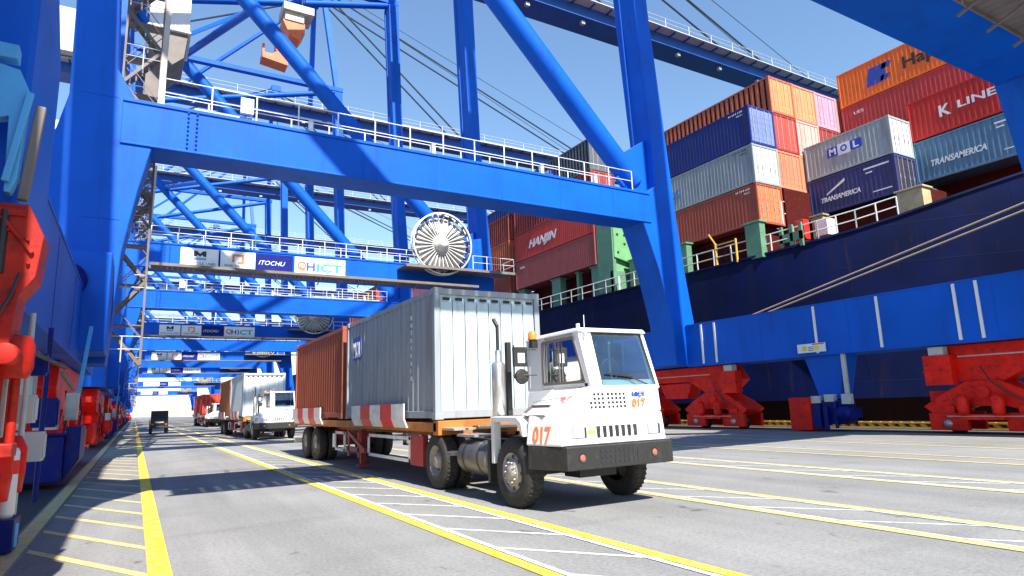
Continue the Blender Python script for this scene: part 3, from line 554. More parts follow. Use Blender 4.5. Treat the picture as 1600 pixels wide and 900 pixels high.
# ------------------------------------------------------------------ containers
def corr(mb, x, y0, y1, z0, z1, axis, out, per=.276, dep=.036):
    # corrugated wall: axis 'y' runs along Y at plane x; axis 'x' runs along X at plane y (then x is the y plane and y0..y1 the x range)
    n = max(3, int((y1-y0)/per)); p = (y1-y0)/n; pts = []
    for i in range(n):
        a = y0+i*p
        pts += [(a, 0), (a+p*.26, 0), (a+p*.5, 1), (a+p*.76, 1)]
    pts.append((y1, 0)); vs = []
    for t, d in pts:
        q = x-out*d*dep
        for z in (z0, z1): vs.append((q, t, z) if axis == 'y' else (t, q, z))
    mb.add(vs, [(2*i, 2*i+2, 2*i+3, 2*i+1) for i in range(len(pts)-1)])
def container(loc, L, W, H, col, label, group=None, doors='front', logo=None, lod=0, endcol=None):
    """origin: bottom corner at min X, min Y"""
    t = thing('shipping_container', loc, label, 'container', group)
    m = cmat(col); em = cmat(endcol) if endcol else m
    b = new(m); r = .12
    if lod == 0:
        corr(b, .03, r, L-r, .16, H-.11, 'y', -1); corr(b, W-.03, r, L-r, .16, H-.11, 'y', 1)
        corr(b, L-.03, r, W-r, .16, H-.11, 'x', 1)
    else:
        corr(b, .03, r, L-r, .16, H-.11, 'y', -1, per=.42, dep=.05); b.box(.08, W-.03, .3, L-.03, .1, H-.08)
    b.box(.04, W-.04, .04, L-.04, H-.05, H-.02); b.box(.04, W-.04, .04, L-.04, .1, .14)
    b.build('body', t)
    b = new(m)
    for x in (0, W-.12):
        for y in (0, L-.12): b.box(x, x+.12, y, y+.12, .1, H-.1)
        b.box(x+.02, x+.10, .12, L-.12, 0.03, .17); b.box(x+.02, x+.10, .12, L-.12, H-.12, H-.015)
    for y in (0, L-.1): b.box(.12, W-.12, y+.01, y+.1, .02, .17); b.box(.12, W-.12, y+.01, y+.1, H-.13, H-.012)
    b.build('frame', t, .008 if lod == 0 else 0)
    b = new(m)
    for x in (-.004, W-.174):
        for y in (-.004, L-.174):
            for z in (0, H-.118): b.box(x, x+.178, y, y+.178, z, z+.118)
    b.build('corner_castings', t, .008 if lod == 0 else 0)
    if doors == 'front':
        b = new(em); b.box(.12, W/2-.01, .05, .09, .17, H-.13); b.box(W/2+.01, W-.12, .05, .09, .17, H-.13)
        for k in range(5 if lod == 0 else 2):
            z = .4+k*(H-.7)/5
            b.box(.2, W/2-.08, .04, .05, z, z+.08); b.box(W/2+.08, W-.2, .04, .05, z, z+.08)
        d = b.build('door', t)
        b = new('gal')
        for x in (.4, .85, W-.85, W-.4):
            b.tube((x, .02, .12), (x, .02, H-.1), .018, 6)
            if lod == 0: b.box(x-.05, x+.05, 0, .04, .95, 1.15)
        b.build('locking_bar', d)
    else:
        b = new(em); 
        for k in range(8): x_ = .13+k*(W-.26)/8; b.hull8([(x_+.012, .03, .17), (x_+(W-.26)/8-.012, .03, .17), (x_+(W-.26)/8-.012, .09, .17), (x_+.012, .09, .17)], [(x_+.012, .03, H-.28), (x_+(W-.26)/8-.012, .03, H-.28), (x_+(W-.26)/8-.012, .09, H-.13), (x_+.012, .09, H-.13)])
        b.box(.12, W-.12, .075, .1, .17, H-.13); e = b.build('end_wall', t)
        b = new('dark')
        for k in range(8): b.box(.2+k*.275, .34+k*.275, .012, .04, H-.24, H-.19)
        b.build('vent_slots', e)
    if logo:
        lb = new('twhite'); logo(lb, L, W, H); lb.build('lettering', t)
    return t
XO = .02   # plane just outside the side wall
def small_codes(lb, L, H, m='twhite'):
    lb.use(M[m]); text_into(lb, '45G1', (XO, 1.0, H-.55), .16, '-x', .5); text_into(lb, 'U 214 608', (XO, 1.6, H-.32), .17, '-x', 1.1)
def logo_mol(lb, L, W, H):
    s = H/2.59; yc = L*.52; z0 = H*.46; k = .62*s; f = 1
    lb.use(M['mblue']); lb.box(XO-.01, XO, yc+k*.75, yc+k*2.0, z0, z0+k*1.05); lb.box(XO-.01, XO, yc-k*2.0, yc-k*.75, z0, z0+k*1.05)
    lb.use(M['twhite']); lb.box(XO-.012, XO, yc-k*.72, yc+k*.72, z0-.08, z0+k*1.13)
    text_into(lb, 'M', (XO-.013, yc+k*1.7, z0+.1), k*1.05, '-x', k*.75, mat_=M['twhite'], bold=.015)
    text_into(lb, 'O', (XO-.015, yc+k*.4, z0+.12), k*1.0, '-x', k*.8, mat_=M['mblue'], bold=.02)
    text_into(lb, 'L', (XO-.013, yc-k*1.05, z0+.1), k*1.05, '-x', k*.6, mat_=M['twhite'], bold=.015)
def logo_truck(lb, L, W, H):
    lb.use(M['tblue']); lb.box(XO-.01, XO, L-1.25, L-.6, H-1.05, H-.45)
    text_into(lb, 'MOL', (XO-.013, L-.62, H-.98), .55, '-x', .62, mat_=M['twhite'], bold=.012)
    for k in range(9): text_into(lb, 'MOTU4081'[k % 8], (XO, 1.32, H-.5-k*.16), .14, '-x', mat_=M['twhite'])
def logo_hapag(lb, L, W, H):
    # blue slanted flag emblem and the lettering
    for dy, w_ in ((0, .55), (.62, .55)):
        y = L-2.0-dy
        lb.use(M['tblue']); lb.add([(XO, y, .75), (XO, y-w_, .75), (XO, y-w_-.35, 2.0), (XO, y-.30, 2.0)], [(0,1,2,3)])
    lb.add([(XO, L-3.1, 1.6), (XO, L-3.7, 1.6), (XO, L-3.8, 1.95), (XO, L-3.2, 1.95)], [(0,1,2,3)])
    lb.add([(XO, L-2.95, .8), (XO, L-3.5, .8), (XO, L-3.6, 1.15), (XO, L-3.05, 1.15)], [(0,1,2,3)])
    text_into(lb, 'Hapag-Lloyd', (XO, L-4.5, .95), 1.15, '-x', 6.2, mat_=M['tblack'], bold=.02)
def logo_k(lb, L, W, H):
    text_into(lb, 'K', (XO, L-1.75, 1.0), .95, '-x', .62, bold=.025); text_into(lb, 'LINE', (XO, L-2.75, 1.15), .62, '-x', 1.95, bold=.012)
def logo_tr(lb, L, W, H):
    text_into(lb, 'TRANSAMERICA', (XO, L-.9, .85), .5, '-x', 2.9, shear=.25, bold=.012)
    lb.box(XO-.008, XO, .3, 1.35, H-.5, H-.4); lb.box(XO-.008, XO, .9, 1.3, H-.75, H-.67); lb.box(XO-.008, XO, .3, 1.1, .5, .56)
def logo_tr2(lb, L, W, H):
    text_into(lb, 'TRANSAMERICA', (XO, L-.8, .75), .42, '-x', 2.6, shear=.25, bold=.012, slant=0)
    lb.add([(XO, L-1.2, 1.25), (XO, L-2.5, 1.95), (XO, L-2.5, 1.75), (XO, L-1.2, 1.15)], [(0,1,2,3)])
    lb.box(XO-.008, XO, .35, 1.9, H-.42, H-.32); lb.box(XO-.008, XO, 1.4, 1.8, H-.68, H-.6); lb.box(XO-.008, XO, .35, 1.5, .45, .52)
def logo_han(lb, L, W, H):
    text_into(lb, 'HANJIN', (XO, L*.80, .9), 1.0, '-x', 4.6, shear=.35, bold=.03)
def logo_code(lb, L, W, H): small_codes(lb, L, H)
def logo_grey(lb, L, W, H):
    small_codes(lb, L, H, 'tblack'); text_into(lb, 'CRONOS', (XO, L-1.6, .9), .9, '-x', 4.2, mat_=M['farblue'])
def logo_white_mark(lb, L, W, H): text_into(lb, 'UES', (XO, L-.9, H-.75), .3, '-x', .7)

SG = 'containers stacked on the ship deck'
Hc = 2.6
cs = container
BRN = (.24, .055, .04); ORB = (.40, .10, .045); NAV = (.012, .03, .17); GRY = (.28, .32, .33); ORG = (.75, .16, .025); REDC = (.50, .025, .02)
DRED = (.30, .04, .035); PNK = (.62, .30, .42); LPK = (.66, .36, .32); SAL = (.62, .22, .12); STB = (.10, .20, .31); OR2 = (.64, .27, .10)
# stack above the bow hatch, long sides towards the quay
X = 32.4; Y = 24.7; z = 12.0
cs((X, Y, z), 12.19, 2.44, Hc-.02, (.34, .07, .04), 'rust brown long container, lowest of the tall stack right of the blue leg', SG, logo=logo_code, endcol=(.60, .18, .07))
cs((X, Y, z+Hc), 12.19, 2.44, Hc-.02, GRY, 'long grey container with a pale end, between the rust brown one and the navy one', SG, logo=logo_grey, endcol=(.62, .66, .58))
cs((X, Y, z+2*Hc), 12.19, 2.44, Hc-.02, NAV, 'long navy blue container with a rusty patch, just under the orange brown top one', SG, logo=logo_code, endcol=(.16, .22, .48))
X2 = X+2.45; Y2 = Y+.05
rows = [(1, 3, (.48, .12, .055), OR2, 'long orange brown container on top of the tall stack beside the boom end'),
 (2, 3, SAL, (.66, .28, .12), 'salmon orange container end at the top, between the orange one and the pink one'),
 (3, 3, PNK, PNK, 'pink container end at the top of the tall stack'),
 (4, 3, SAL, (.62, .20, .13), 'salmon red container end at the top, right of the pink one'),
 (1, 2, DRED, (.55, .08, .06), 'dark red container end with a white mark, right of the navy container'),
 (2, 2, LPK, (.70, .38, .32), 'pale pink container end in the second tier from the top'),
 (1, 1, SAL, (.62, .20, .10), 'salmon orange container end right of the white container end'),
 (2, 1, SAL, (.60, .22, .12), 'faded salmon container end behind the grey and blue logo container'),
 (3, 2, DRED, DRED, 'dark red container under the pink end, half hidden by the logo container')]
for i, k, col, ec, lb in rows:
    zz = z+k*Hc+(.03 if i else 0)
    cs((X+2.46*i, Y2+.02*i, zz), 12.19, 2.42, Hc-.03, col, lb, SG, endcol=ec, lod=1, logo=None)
# pair on the ochre pedestals
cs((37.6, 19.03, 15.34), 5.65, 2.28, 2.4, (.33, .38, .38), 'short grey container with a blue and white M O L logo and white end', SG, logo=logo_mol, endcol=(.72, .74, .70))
cs((37.6, 19.03, 12.9), 5.65, 2.28, 2.4, (.035, .045, .16), 'short navy container with white lettering, under the grey logo container', SG, logo=logo_tr2, endcol=(.03, .03, .06))
# foremost stack
cs((39.95, 13.45, 16.38), 5.68, 2.34, 2.58, REDC, 'bright red container reading K LINE, on top of the steel blue one', SG, logo=logo_k)
cs((39.95, 13.45, 13.75), 5.68, 2.34, 2.58, STB, 'steel blue container with white lettering, under the bright red one', SG, logo=logo_tr)
cs((42.35, 12.4, 21.5), 12.19, 2.44, 2.62, ORG, 'bright orange container reading Hapag, highest of all at upper right', SG, logo=logo_hapag)
cs((42.35, 12.4, 18.9), 12.19, 2.44, 2.58, (.40, .05, .05), 'dull red container directly under the bright orange one', SG, logo=logo_white_mark)
# stack beyond the green lashing plate
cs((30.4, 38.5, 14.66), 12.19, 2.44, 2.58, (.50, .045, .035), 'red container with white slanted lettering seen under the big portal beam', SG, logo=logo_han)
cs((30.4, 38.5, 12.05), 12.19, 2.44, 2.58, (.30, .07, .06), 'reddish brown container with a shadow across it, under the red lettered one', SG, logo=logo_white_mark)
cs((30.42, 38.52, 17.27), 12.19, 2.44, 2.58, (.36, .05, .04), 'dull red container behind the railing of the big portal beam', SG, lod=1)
cs((30.42, 38.55, 19.9), 12.19, 2.44, 2.7, (.10, .12, .14), 'slate grey container on top of the stack left of the leaning crane leg', SG, lod=1, logo=logo_mol)
pal = [((.34,.06,.04),'rust brown'), ((.5,.05,.04),'red'), ((.03,.06,.25),'navy'), ((.60,.14,.05),'orange'), ((.3,.33,.33),'grey'), ((.62,.22,.25),'pink')]
places = ['in the stack behind the cable reel', 'in the far stacks seen low between the crane legs', 'in the farthest stack on the ship']
n = 0
for j, (yy, rowz) in enumerate(((51.8, ((0, 3), (1, 4), (2, 4))), (65.2, ((0, 2), (1, 4), (2, 4))), (78.6, ((0, 2), (1, 3))), (92.0, ((0, 3), (1, 3))), (105.4, ((0, 2),)), (118.8, ((0, 3),)), (132.2, ((0, 2),)))):
    for i, top in rowz:
        for k in range(top):
            if i and k < top-2: continue
            col, nm = pal[(i*5+k*3+j*2) % 6]
            tier = ['lowest', 'second', 'third', 'fourth'][k]; row = ['in the quayside row', 'one row in', 'two rows in'][i]
            blk = ['first', 'second', 'third', 'fourth', 'fifth', 'sixth', 'seventh'][j]
            cs((30.4+2.46*i, yy, 12.05+2.61*k), 12.19, 2.43, 2.58, col, '%s container, %s tier, %s, %s stack beyond the slanted white lettering' % (nm, tier, row, blk), SG, lod=1)

# ------------------------------------------------------------------ the ship
sh = thing('container_ship', (31, 40, 0), 'long dark navy container ship moored behind the cranes, carrying stacked containers', 'ship')
def L_(p): return (p[0]-31, p[1]-40, p[2])
# deck edge stations: y, x, z
DE = [(260, 30.2, 9.4), (120, 30.2, 9.4), (60, 30.25, 9.45), (45, 30.3, 9.5), (36, 30.5, 9.55), (30.2, 31.0, 9.65), (25.3, 31.8, 9.85), (21.6, 33.2, 10.25), (19.9, 34.2, 10.55), (18.2, 35.4, 11.0), (16.0, 36.8, 11.65), (13.4, 38.9, 12.5), (9.0, 41.0, 13.6), (0, 42.6, 15.2), (-10, 43.0, 16.8), (-22, 42.8, 18.8), (-31, 42.0, 20.6), (-45, 44, 22.5), (-60, 52, 24)]
b = new('hull'); prof = []
for (yy, x, zt) in DE:
    fl = max(0, min(1, (34-yy)/40)); fl = fl*fl*10
    row = []
    for t, fx in ((0, 0), (.12, .03), (.35, .22), (.6, .55), (.85, .85), (1, 1)):
        row.append((x+fl*fx, yy, zt+(1.2-zt)*t))
    row.append((x+fl, yy, -3.5)); prof.append(row)
K = 7
vs = [L_(p) for r_ in prof for p in r_]
b.smooth = True
b.add(vs, [(i*K+j, (i+1)*K+j, (i+1)*K+j+1, i*K+j+1) for i in range(len(prof)-1) for j in range(K-2)])
b.use(M['boot']); b.add(vs, [(i*K+K-2, (i+1)*K+K-2, (i+1)*K+K-1, i*K+K-1) for i in range(len(prof)-1)])
b.smooth = False
b.use(M['dred'])
for i in range(len(DE)-1):
    a, e = DE[i], DE[i+1]
    b.add([L_((a[1], a[0], a[2]-.15)), L_((e[1], e[0], e[2]-.15)), L_((72, e[0], e[2]-.15)), L_((72, a[0], a[2]-.15))], [(0,1,2,3)])
hu = b.build('hull', sh)
# rubbing line
b = new('hull')
for a, e in zip(DE[:-1], DE[1:]): b.bar(L_((a[1]-.05, a[0], a[2]-.05)), L_((e[1]-.05, e[0], e[2]-.05)), .14, .12)
b.build('rubbing_strake', sh)
# hatch coaming in dark red under the stacks, deep enough to be real
for (x0, x1, y0, y1, z0, z1) in ((33.4, 60, 25.2, 36.6, 9.6, 11.98), (32.3, 58, 39, 51, 9.3, 12.04), (32.3, 58, 52, 64, 9.3, 12.04), (32.3, 58, 65.5, 77, 9.3, 11.9), (32.3, 58, 79, 146, 9.3, 11.9), (39.6, 60, 19.2, 24.6, 10.4, 12.8), (42.0, 60, 12.5, 19, 12, 18.8), (38.2, 60, 17.7, 25.1, 10.4, 12.86), (35.0, 60, 24.65, 25.15, 10, 14.6)):
    b = new('dred'); b.box(*[v-31 for v in (x0, x1)], y0-40, y1-40, z0, z1); b.build('hatch_coaming', sh, .05)
# pedestals and green posts
for (x, yy, z0, z1, wx, wy, m) in ((32.1, 24.9, 9.7, 12.0, .5, 1.1, 'sgreen'), (32.0, 31.0, 9.5, 12.0, .5, 1.5, 'sgreen'), (32.0, 35.5, 9.5, 12.0, .5, 1.3, 'sgreen'), (31.0, 39.0, 9.4, 12.05, .6, 1.0, 'sgreen'), (31.0, 44.5, 9.4, 12.05, .6, 1.3, 'sgreen'), (31.0, 41.5, 9.4, 12.05, .4, .3, 'sgreen'), (37.6, 18.3, 10.8, 12.85, .9, 1.4, 'ochre'), (37.4, 24.0, 10.4, 12.85, .6, .8, 'ochre'), (31.0, 50.2, 9.4, 12.05, .6, 1.0, 'sgreen')):
    b = new(m); b.box(x-31-wx/2, x-31+wx/2, yy-40-wy/2, yy-40+wy/2, z0, z1); b.box(x-31-wx/2-.1, x-31+wx/2+.1, yy-40-wy/2-.1, yy-40+wy/2+.1, z1-.12, z1-.004); b.build('pedestal', sh, .02)
# lashing bridge plate in light green with round holes shown as dark discs set in
b = new('lgreen'); b.prism([(30.6-31, 12.2), (33.2-31, 11.6), (33.6-31, 15.2), (30.6-31, 15.2)], 'y', 36.4-40, 36.6-40); b.box(-.2, 2.4, 36.7-40, 37.6-40, 9.5, 12.3); lp = b.build('lashing_plate', sh, .02)
b = new('dark')
for i in range(4):
    for j in range(4):
        if (i+j) % 3 != 1: b.lathe([(0, -.02), (.11, -.02), (.11, 0)], (30.95-31+.68*i, 36.4-40, 12.6+.7*j), 'y', 10)
b.build('plate_holes', lp)
b = new('sgreen'); b.box(-.5, -.2, -3.5, -1.6, 9.4, 16.2); b.box(-.5, 2.6, -3.4, -3.1, 9.4, 11.2); b.box(-.2, .1, -1.9, -1.6, 9.4, 15); b.build('lashing_bridge', sh, .02)
# deck railing
b = new('offw')
for a, e in ((4, 5), (5, 6), (6, 7), (7, 8), (8, 9)):
    p, q_ = DE[a], DE[e]; railing(b, L_((p[1]+.12, p[0], p[2])), L_((q_[1]+.12, q_[0], q_[2])), 1.1, 1.3, .04)
railing(b, L_((30.5, 36, 9.5)), L_((30.4, 60, 9.45)), 1.1, 1.5, .04); railing(b, L_((34.7, 24.75, 12.05)), L_((37.2, 24.75, 12.05)), 1.6, 1.2, .05)
b.build('deck_railing', sh)
b = new('yellowk'); b.tube(L_((31.6, 27.6, 9.7)), L_((31.6, 27.6, 11.2)), .09, 8); b.bar(L_((31.6, 27.6, 11.2)), L_((31.4, 27.9, 11.9)), .09, .09); b.tube(L_((31.6, 26.0, 9.7)), L_((31.6, 26.0, 11.2)), .07, 8); b.bar(L_((31.6, 26.0, 11.1)), L_((31.6, 27.6, 11.1)), .07, .07); b.build('davit_post', sh)
b = new('strR'); b.box(2.3, 2.8, -17.6, -17.0, 10.5, 11.7); b.use(M['white']); b.box(3.0, 3.9, -18.6, -17.8, 10.6, 11.6); b.build('deck_locker', sh, .03)
b = new('sgreen')
for yy in (23.6, 22.9, 22.3): b.box(1.7, 1.85, yy-40-.1, yy-40+.1, 10.0, 11.4)
b.box(1.7, 1.8, 22.2-40, 23.7-40, 10.4, 10.9); b.build('windlass_guard', sh)
# mooring lines
for k, dz in enumerate((0, -.35)):
    b = new('rope'); p0 = Vector((42.0, -31+k*.2, 20.9+dz*2.2)); p1 = Vector((27.7, 48.0, .62)); pts = []
    for i in range(25):
        t = i/24; q_ = p0.lerp(p1, t); q_.z -= .1*4*t*(1-t); pts.append(q_)
    b.path(pts, .05, 8)
    tag(b.build('mooring_rope'), ('upper' if k == 0 else 'lower')+' of the two tan mooring ropes slanting across the navy hull', 'rope', 'mooring ropes')
bo = new('black'); bo.lathe([(.32,0),(.32,.1),(.2,.18),(.2,.5),(.34,.6),(.3,.75),(0,.8)], (27.7, 48, 0), 'z', 20); tag(bo.build('mooring_bollard'), 'black steel mooring bollard on the quay edge holding the ropes', 'bollard')

# ------------------------------------------------------------------ terminal tractor
def make_tractor():
    """local origin: ground below front bumper centre; x right (+X), y back (+Y)"""
    t = thing('terminal_tractor', (0, 0, 0), '', 'truck', 'white terminal tractors pulling containers')
    x0, x1 = -1.0, 1.0    # body half width
    # lower body: tapering box, front at y 0.06
    b = new('cabw')
    lo = [(-1.03, .05, .93), (.93, .05, .93), (.93, .78, .93), (-1.18, .78, .93)]
    mi = [(-.96, .10, 1.36), (.92, .10, 1.36), (.92, .78, 1.36), (-1.12, .78, 1.36)]
    b.hull8(lo, mi)
    m2 = [(-.96, .10, 1.361), (.92, .10, 1.361), (.92, 1.94, 1.361), (-.42, 1.94, 1.361), (-1.12, .86, 1.361)]
    up = [(-.39, .14, 1.76), (.92, .14, 1.76), (.92, 1.94, 1.76), (-.39, 1.94, 1.76), (-.39, 1.15, 1.76)]
    b.add(m2+up, [(4,3,2,1,0), (5,6,7,8,9)]+[(k, (k+1) % 5, 5+(k+1) % 5, 5+k) for k in range(5)])
    body = b.build('body', t, .035, segs=3)
    # door seam, recess and handle on the sloping side
    b = new('offw'); b.bar((-.70, .35, 1.62), (-.78, 1.15, 1.56), .02, .015); b.build('panel_seam', body)
    b = new('offw'); b.hull8([(-1.07, .42, 1.37), (-1.10, 1.0, 1.37), (-.86, 1.0, 1.53), (-.83, .42, 1.53)], [(-1.0, .42, 1.34), (-1.0, 1.0, 1.34), (-.80, 1.0, 1.50), (-.77, .42, 1.50)]); st = b.build('side_step', body, .008)
    b = new('taupe'); b.bar((-.93, .97, 1.48), (-1.04, .97, 1.40), .09, .03); b.bar((-.90, .5, 1.50), (-.93, .95, 1.50), .03, .03); b.build('latch', st)
    # grille details on the front face
    def fy(z): return .05+(z-.93)*.116 if z < 1.361 else .10+(z-1.361)*.10
    b = new('black')
    for k in range(7): b.box(-.40+k*.115, -.345+k*.115, fy(1.1)-.02, fy(1.1)+.02, 1.03, 1.19)
    b.build('grille', body)
    b = new('black')
    for i_ in range(9):
        for j_ in range(4):
            if i_ == 0 and j_ > 1: continue
            xx = -.46+i_*.075+(.03 if i_ > 3 else 0); zz = 1.44+j_*.062; b.box(xx, xx+.042, fy(zz)-.004, fy(zz)+.01, zz, zz+.036)
    b.build('vent_holes', body)
    for x in (-.84, .56):
        b = new('gal'); b.box(x, x+.26, fy(1.1)-.012, fy(1.1)+.03, 1.02, 1.19); b.use(M['offw']); b.box(x+.02, x+.21, fy(1.1)-.02, fy(1.1)+.03, 1.04, 1.17); b.use(M['tblack']); b.box(x+.215, x+.245, fy(1.1)-.022, fy(1.1)+.03, 1.04, 1.18)
        b.build('headlight', t, .006)
    b = new('yellowp'); b.box(-.55, -.44, fy(1.1)-.015, fy(1.1)+.02, 1.09, 1.14); b.build('yellow_label', body)
    b = new('tfull'); text_into(b, '017', (.32, fy(1.46)-.02, 1.45), .17, '-y', .27, bold=.004)
    text_into(b, 'HICT', (.34, fy(1.62)-.022, 1.60), .10, '-y', .26, mat_=M['mblue'], bold=.003)
    b.use(M['tfull'])
    # 017 on the sloping left side near the corner
    def onface(cu, A, B, A2, B2, off):
        A, B, A2, B2 = map(Vector, (A, B, A2, B2)); nn = (B-A).cross(A2-A).normalized(); nn = -nn if nn.x > 0 else nn
        vs = []
        for v in cu.v:
            p = A.lerp(B, -v[1]).lerp(A2.lerp(B2, -v[1]), v[2]); vs.append(p+nn*(off-v[0]))
        b.add(vs, cu.f)
    FL = ((-1.18, .78, .93), (-1.03, .05, .93), (-1.12, .78, 1.36), (-.96, .10, 1.36))
    cu = MB().use(M['tfull']); text_into(cu, '017', (0, -.20, .12), .74, '-x', .50, bold=.02, ext=.004); b.use(M['tfull']); onface(cu, *FL, .004)
    SL = ((-1.12, .86, 1.361), (-.96, .10, 1.361), (-.39, 1.15, 1.76), (-.39, .14, 1.76))
    cu = MB().use(M['tfull']); text_into(cu, 'HICT', (0, -.50, .52), .2, '-x', .26, shear=.4, ext=.004); b.use(M['lampred']); onface(cu, *SL, .004)
    b.build('lettering', body)
    # bumper with angled ends
    b = new('black'); b.prism([(-.98, 0), (.98, 0), (1.08, .10), (1.08, .55), (.9, .55), (.9, .25), (-.95, .25), (-1.0, .72), (-1.18, .72), (-1.18, .70)], 'z', .60, .925)
    bu = b.build('bumper', t, .015)
    b = new('dark')
    for k in range(9):
        for j in range(3):
            if k > 5: b.box(-.40+k*.085, -.36+k*.085, -.006, .02, .66, .87) if j == 0 else None
            else: b.box(-.40+k*.085, -.35+k*.085, -.006, .02, .66+j*.08, .71+j*.08)
    b.build('bumper_vents', bu)
    for x in (-.72, .62):
        b = new('dark'); b.lathe([(.07,-.006),(.045,-.006),(.045,.0)], (x, 0, .77), 'y', 18); b.use(M['lampred']); b.lathe([(0,-.008),(.04,-.007),(.046,-.002)], (x, 0, .77), 'y', 18); b.build('fog_lamp', bu)
    # cab: pillars, roof, glazing
    b = new('cabw')
    b.hull8([(-.39, .14, 1.72), (-.17, .14, 1.72), (-.17, .24, 1.72), (-.39, .30, 1.72)], [(-.39, .42, 2.62), (-.145, .42, 2.62), (-.145, .52, 2.62), (-.39, .58, 2.62)])
    b.hull8([(.89, .14, 1.72), (.95, .14, 1.72), (.95, .26, 1.72), (.89, .26, 1.72)], [(.87, .42, 2.62), (.93, .42, 2.62), (.93, .54, 2.62), (.87, .54, 2.62)])
    b.box(-.39, -.34, 1.40, 1.94, 1.74, 2.6); b.box(.90, .95, 1.3, 1.94, 1.74, 2.6)
    b.box(-.39, .95, 1.90, 1.94, 1.76, 2.6)
    b.hull8([(-.41, .37, 2.605), (.95, .37, 2.605), (.95, 1.97, 2.585), (-.41, 1.97, 2.585)], [(-.39, .42, 2.67), (.93, .42, 2.67), (.93, 1.95, 2.65), (-.39, 1.95, 2.65)])
    b.box(-.39, -.34, .22, 1.42, 1.74, 1.83); b.box(-.34, -.30, .3, 1.42, 2.52, 2.6); b.bar((-.38, .17, 1.74), (.93, .17, 1.74), .06, .06)
    cab = b.build('cab', t, .015, segs=3)
    b = new('glass'); b.add([(-.17, .175, 1.755), (.89, .175, 1.755), (.87, .455, 2.60), (-.145, .455, 2.60)], [(0,1,2,3)]); ws = b.build('windshield', t)
    b = new('dark'); q4 = [(-.165, .160, 1.76), (.885, .160, 1.76), (.868, .440, 2.595), (-.142, .440, 2.595)]
    for i in range(4): b.bar(q4[i], q4[(i+1) % 4], .014, .014)
    b.build('rubber_seal', ws)
    b = new('glass'); b.add([(-.37, .30, 1.84), (-.37, 1.40, 1.84), (-.37, 1.40, 2.52), (-.37, .56, 2.52)], [(0,1,2,3)]); sw = b.build('side_window', t)
    b = new('taupe'); pts = [(-.395, .29, 1.84), (-.395, 1.41, 1.84), (-.395, 1.41, 2.52), (-.395, .55, 2.53)]
    for i in range(4): b.bar(pts[i], pts[(i+1) % 4], .025, .04)
    b.bar((-.395, .95, 1.85), (-.395, .95, 2.52), .018, .025); b.build('window_frame', sw)
    b = new('glass'); b.add([(.92, .30, 1.84), (.92, 1.30, 1.84), (.92, 1.30, 2.52), (.92, .56, 2.52)], [(0,1,2,3)]); b.build('side_window', t)
    b = new('dark'); b.box(-.33, .89, 1.84, 1.89, 1.81, 2.58); b.box(-.33, .89, .6, 1.85, 2.56, 2.60); b.box(-.33, .89, .5, 1.85, 1.805, 1.82); b.box(.80, .89, 1.32, 1.85, 1.8, 2.56)
    b.box(.1, .6, 1.0, 1.15, 1.75, 2.3); b.box(.1, .6, .8, 1.15, 1.7, 1.85); b.box(.25, .45, 1.03, 1.13, 2.3, 2.45); b.tube((.35, .55, 1.8), (.35, .62, 2.0), .03, 8); b.lathe([(.17,-.01),(.19,0),(.17,.01)], (.35, .62, 2.03), 'y', 20); b.use(M['offw']); b.box(-.33, .9, .24, .48, 1.76, 1.86); b.tube((-.2, .9, 1.82), (-.2, .9, 2.56), .015, 6); b.tube((.62, 1.3, 1.82), (.62, 1.3, 2.56), .02, 6); b.box(-.25, .0, 1.5, 1.6, 1.95, 2.2)
    b.build('cab_interior', cab)
    b = new('black'); b.bar((.70, .15, 1.78), (.30, .22, 1.94), .018, .018); b.bar((.45, .195, 1.90), (-.05, .20, 1.96), .018, .022); b.build('wiper', t)
    b = new('white'); b.tube((-.36, .45, 2.66), (-.36, .45, 2.73), .03, 8); b.tube((-.20, .50, 2.66), (-.20, .50, 2.88), .006, 5); b.build('antenna', cab)
    # rear left white panel with step and fender
    b = new('offw'); b.box(-.396, -.389, 1.46, 1.475, 1.8, 2.55); b.box(-.396, -.389, 1.84, 1.86, 1.8, 2.55); b.box(-.397, -.389, .25, 1.46, 1.755, 1.768); b.build('panel_seam', cab)
    b = new('beacon'); b.lathe([(.0,.15),(.05,.14),(.075,.1),(.075,.0)], (-.46, 1.62, 2.60), 'z', 16); b.use(M['black']); b.box(-.50, -.40, 1.57, 1.67, 2.46, 2.6); b.build('beacon', t)
    b = new('cabw'); b.prism([(.80,1.06),(.86,1.26),(1.0,1.35),(1.82,1.35),(1.82,1.27),(1.06,1.27),(.93,1.18),(.86,1.06)], 'x', -1.20, -.80); b.prism([(.80,1.0),(.86,1.24),(1.0,1.35),(1.82,1.35),(1.82,1.27),(1.06,1.27),(.93,1.18),(.86,1.0)], 'x', .75, 1.1); b.box(-1.18, -1.05, 1.74, 1.84, .62, 1.32)
    b.build('fender', t, .01)
    # exhaust stack with heat shield, pipe, mirrors
    b = new('chrome'); b.lathe([(.09,0),(.115,.02),(.115,.86),(.09,.9),(.05,.92),(.05,1.1)], (-.95, 1.95, 1.34), 'z', 20); ex = b.build('exhaust_stack', t)
    b = new('black'); b.tube((-.95, 1.95, 2.4), (-.95, 1.95, 2.85), .03, 8); b.tube((-.95, 1.95, 2.85), (-.98, 2.02, 2.98), .035, 8); b.box(-.80, -.72, 1.9, 1.98, 1.34, 2.58); b.build('tail_pipe', ex)
    b = new('black'); b.box(-.90, -.64, 1.50, 1.56, 2.14, 2.46); b.lathe([(0,-.02),(.12,-.02),(.13,.02),(0,.04)], (-.74, 1.53, 1.98), 'y', 18); b.tube((-.9, 1.56, 2.42), (-.5, 1.46, 2.42), .012, 6); b.tube((-.9, 1.56, 2.0), (-.5, 1.46, 2.0), .012, 6); b.tube((-.86, 1.57, 1.95), (-.86, 1.57, 2.5), .012, 6)
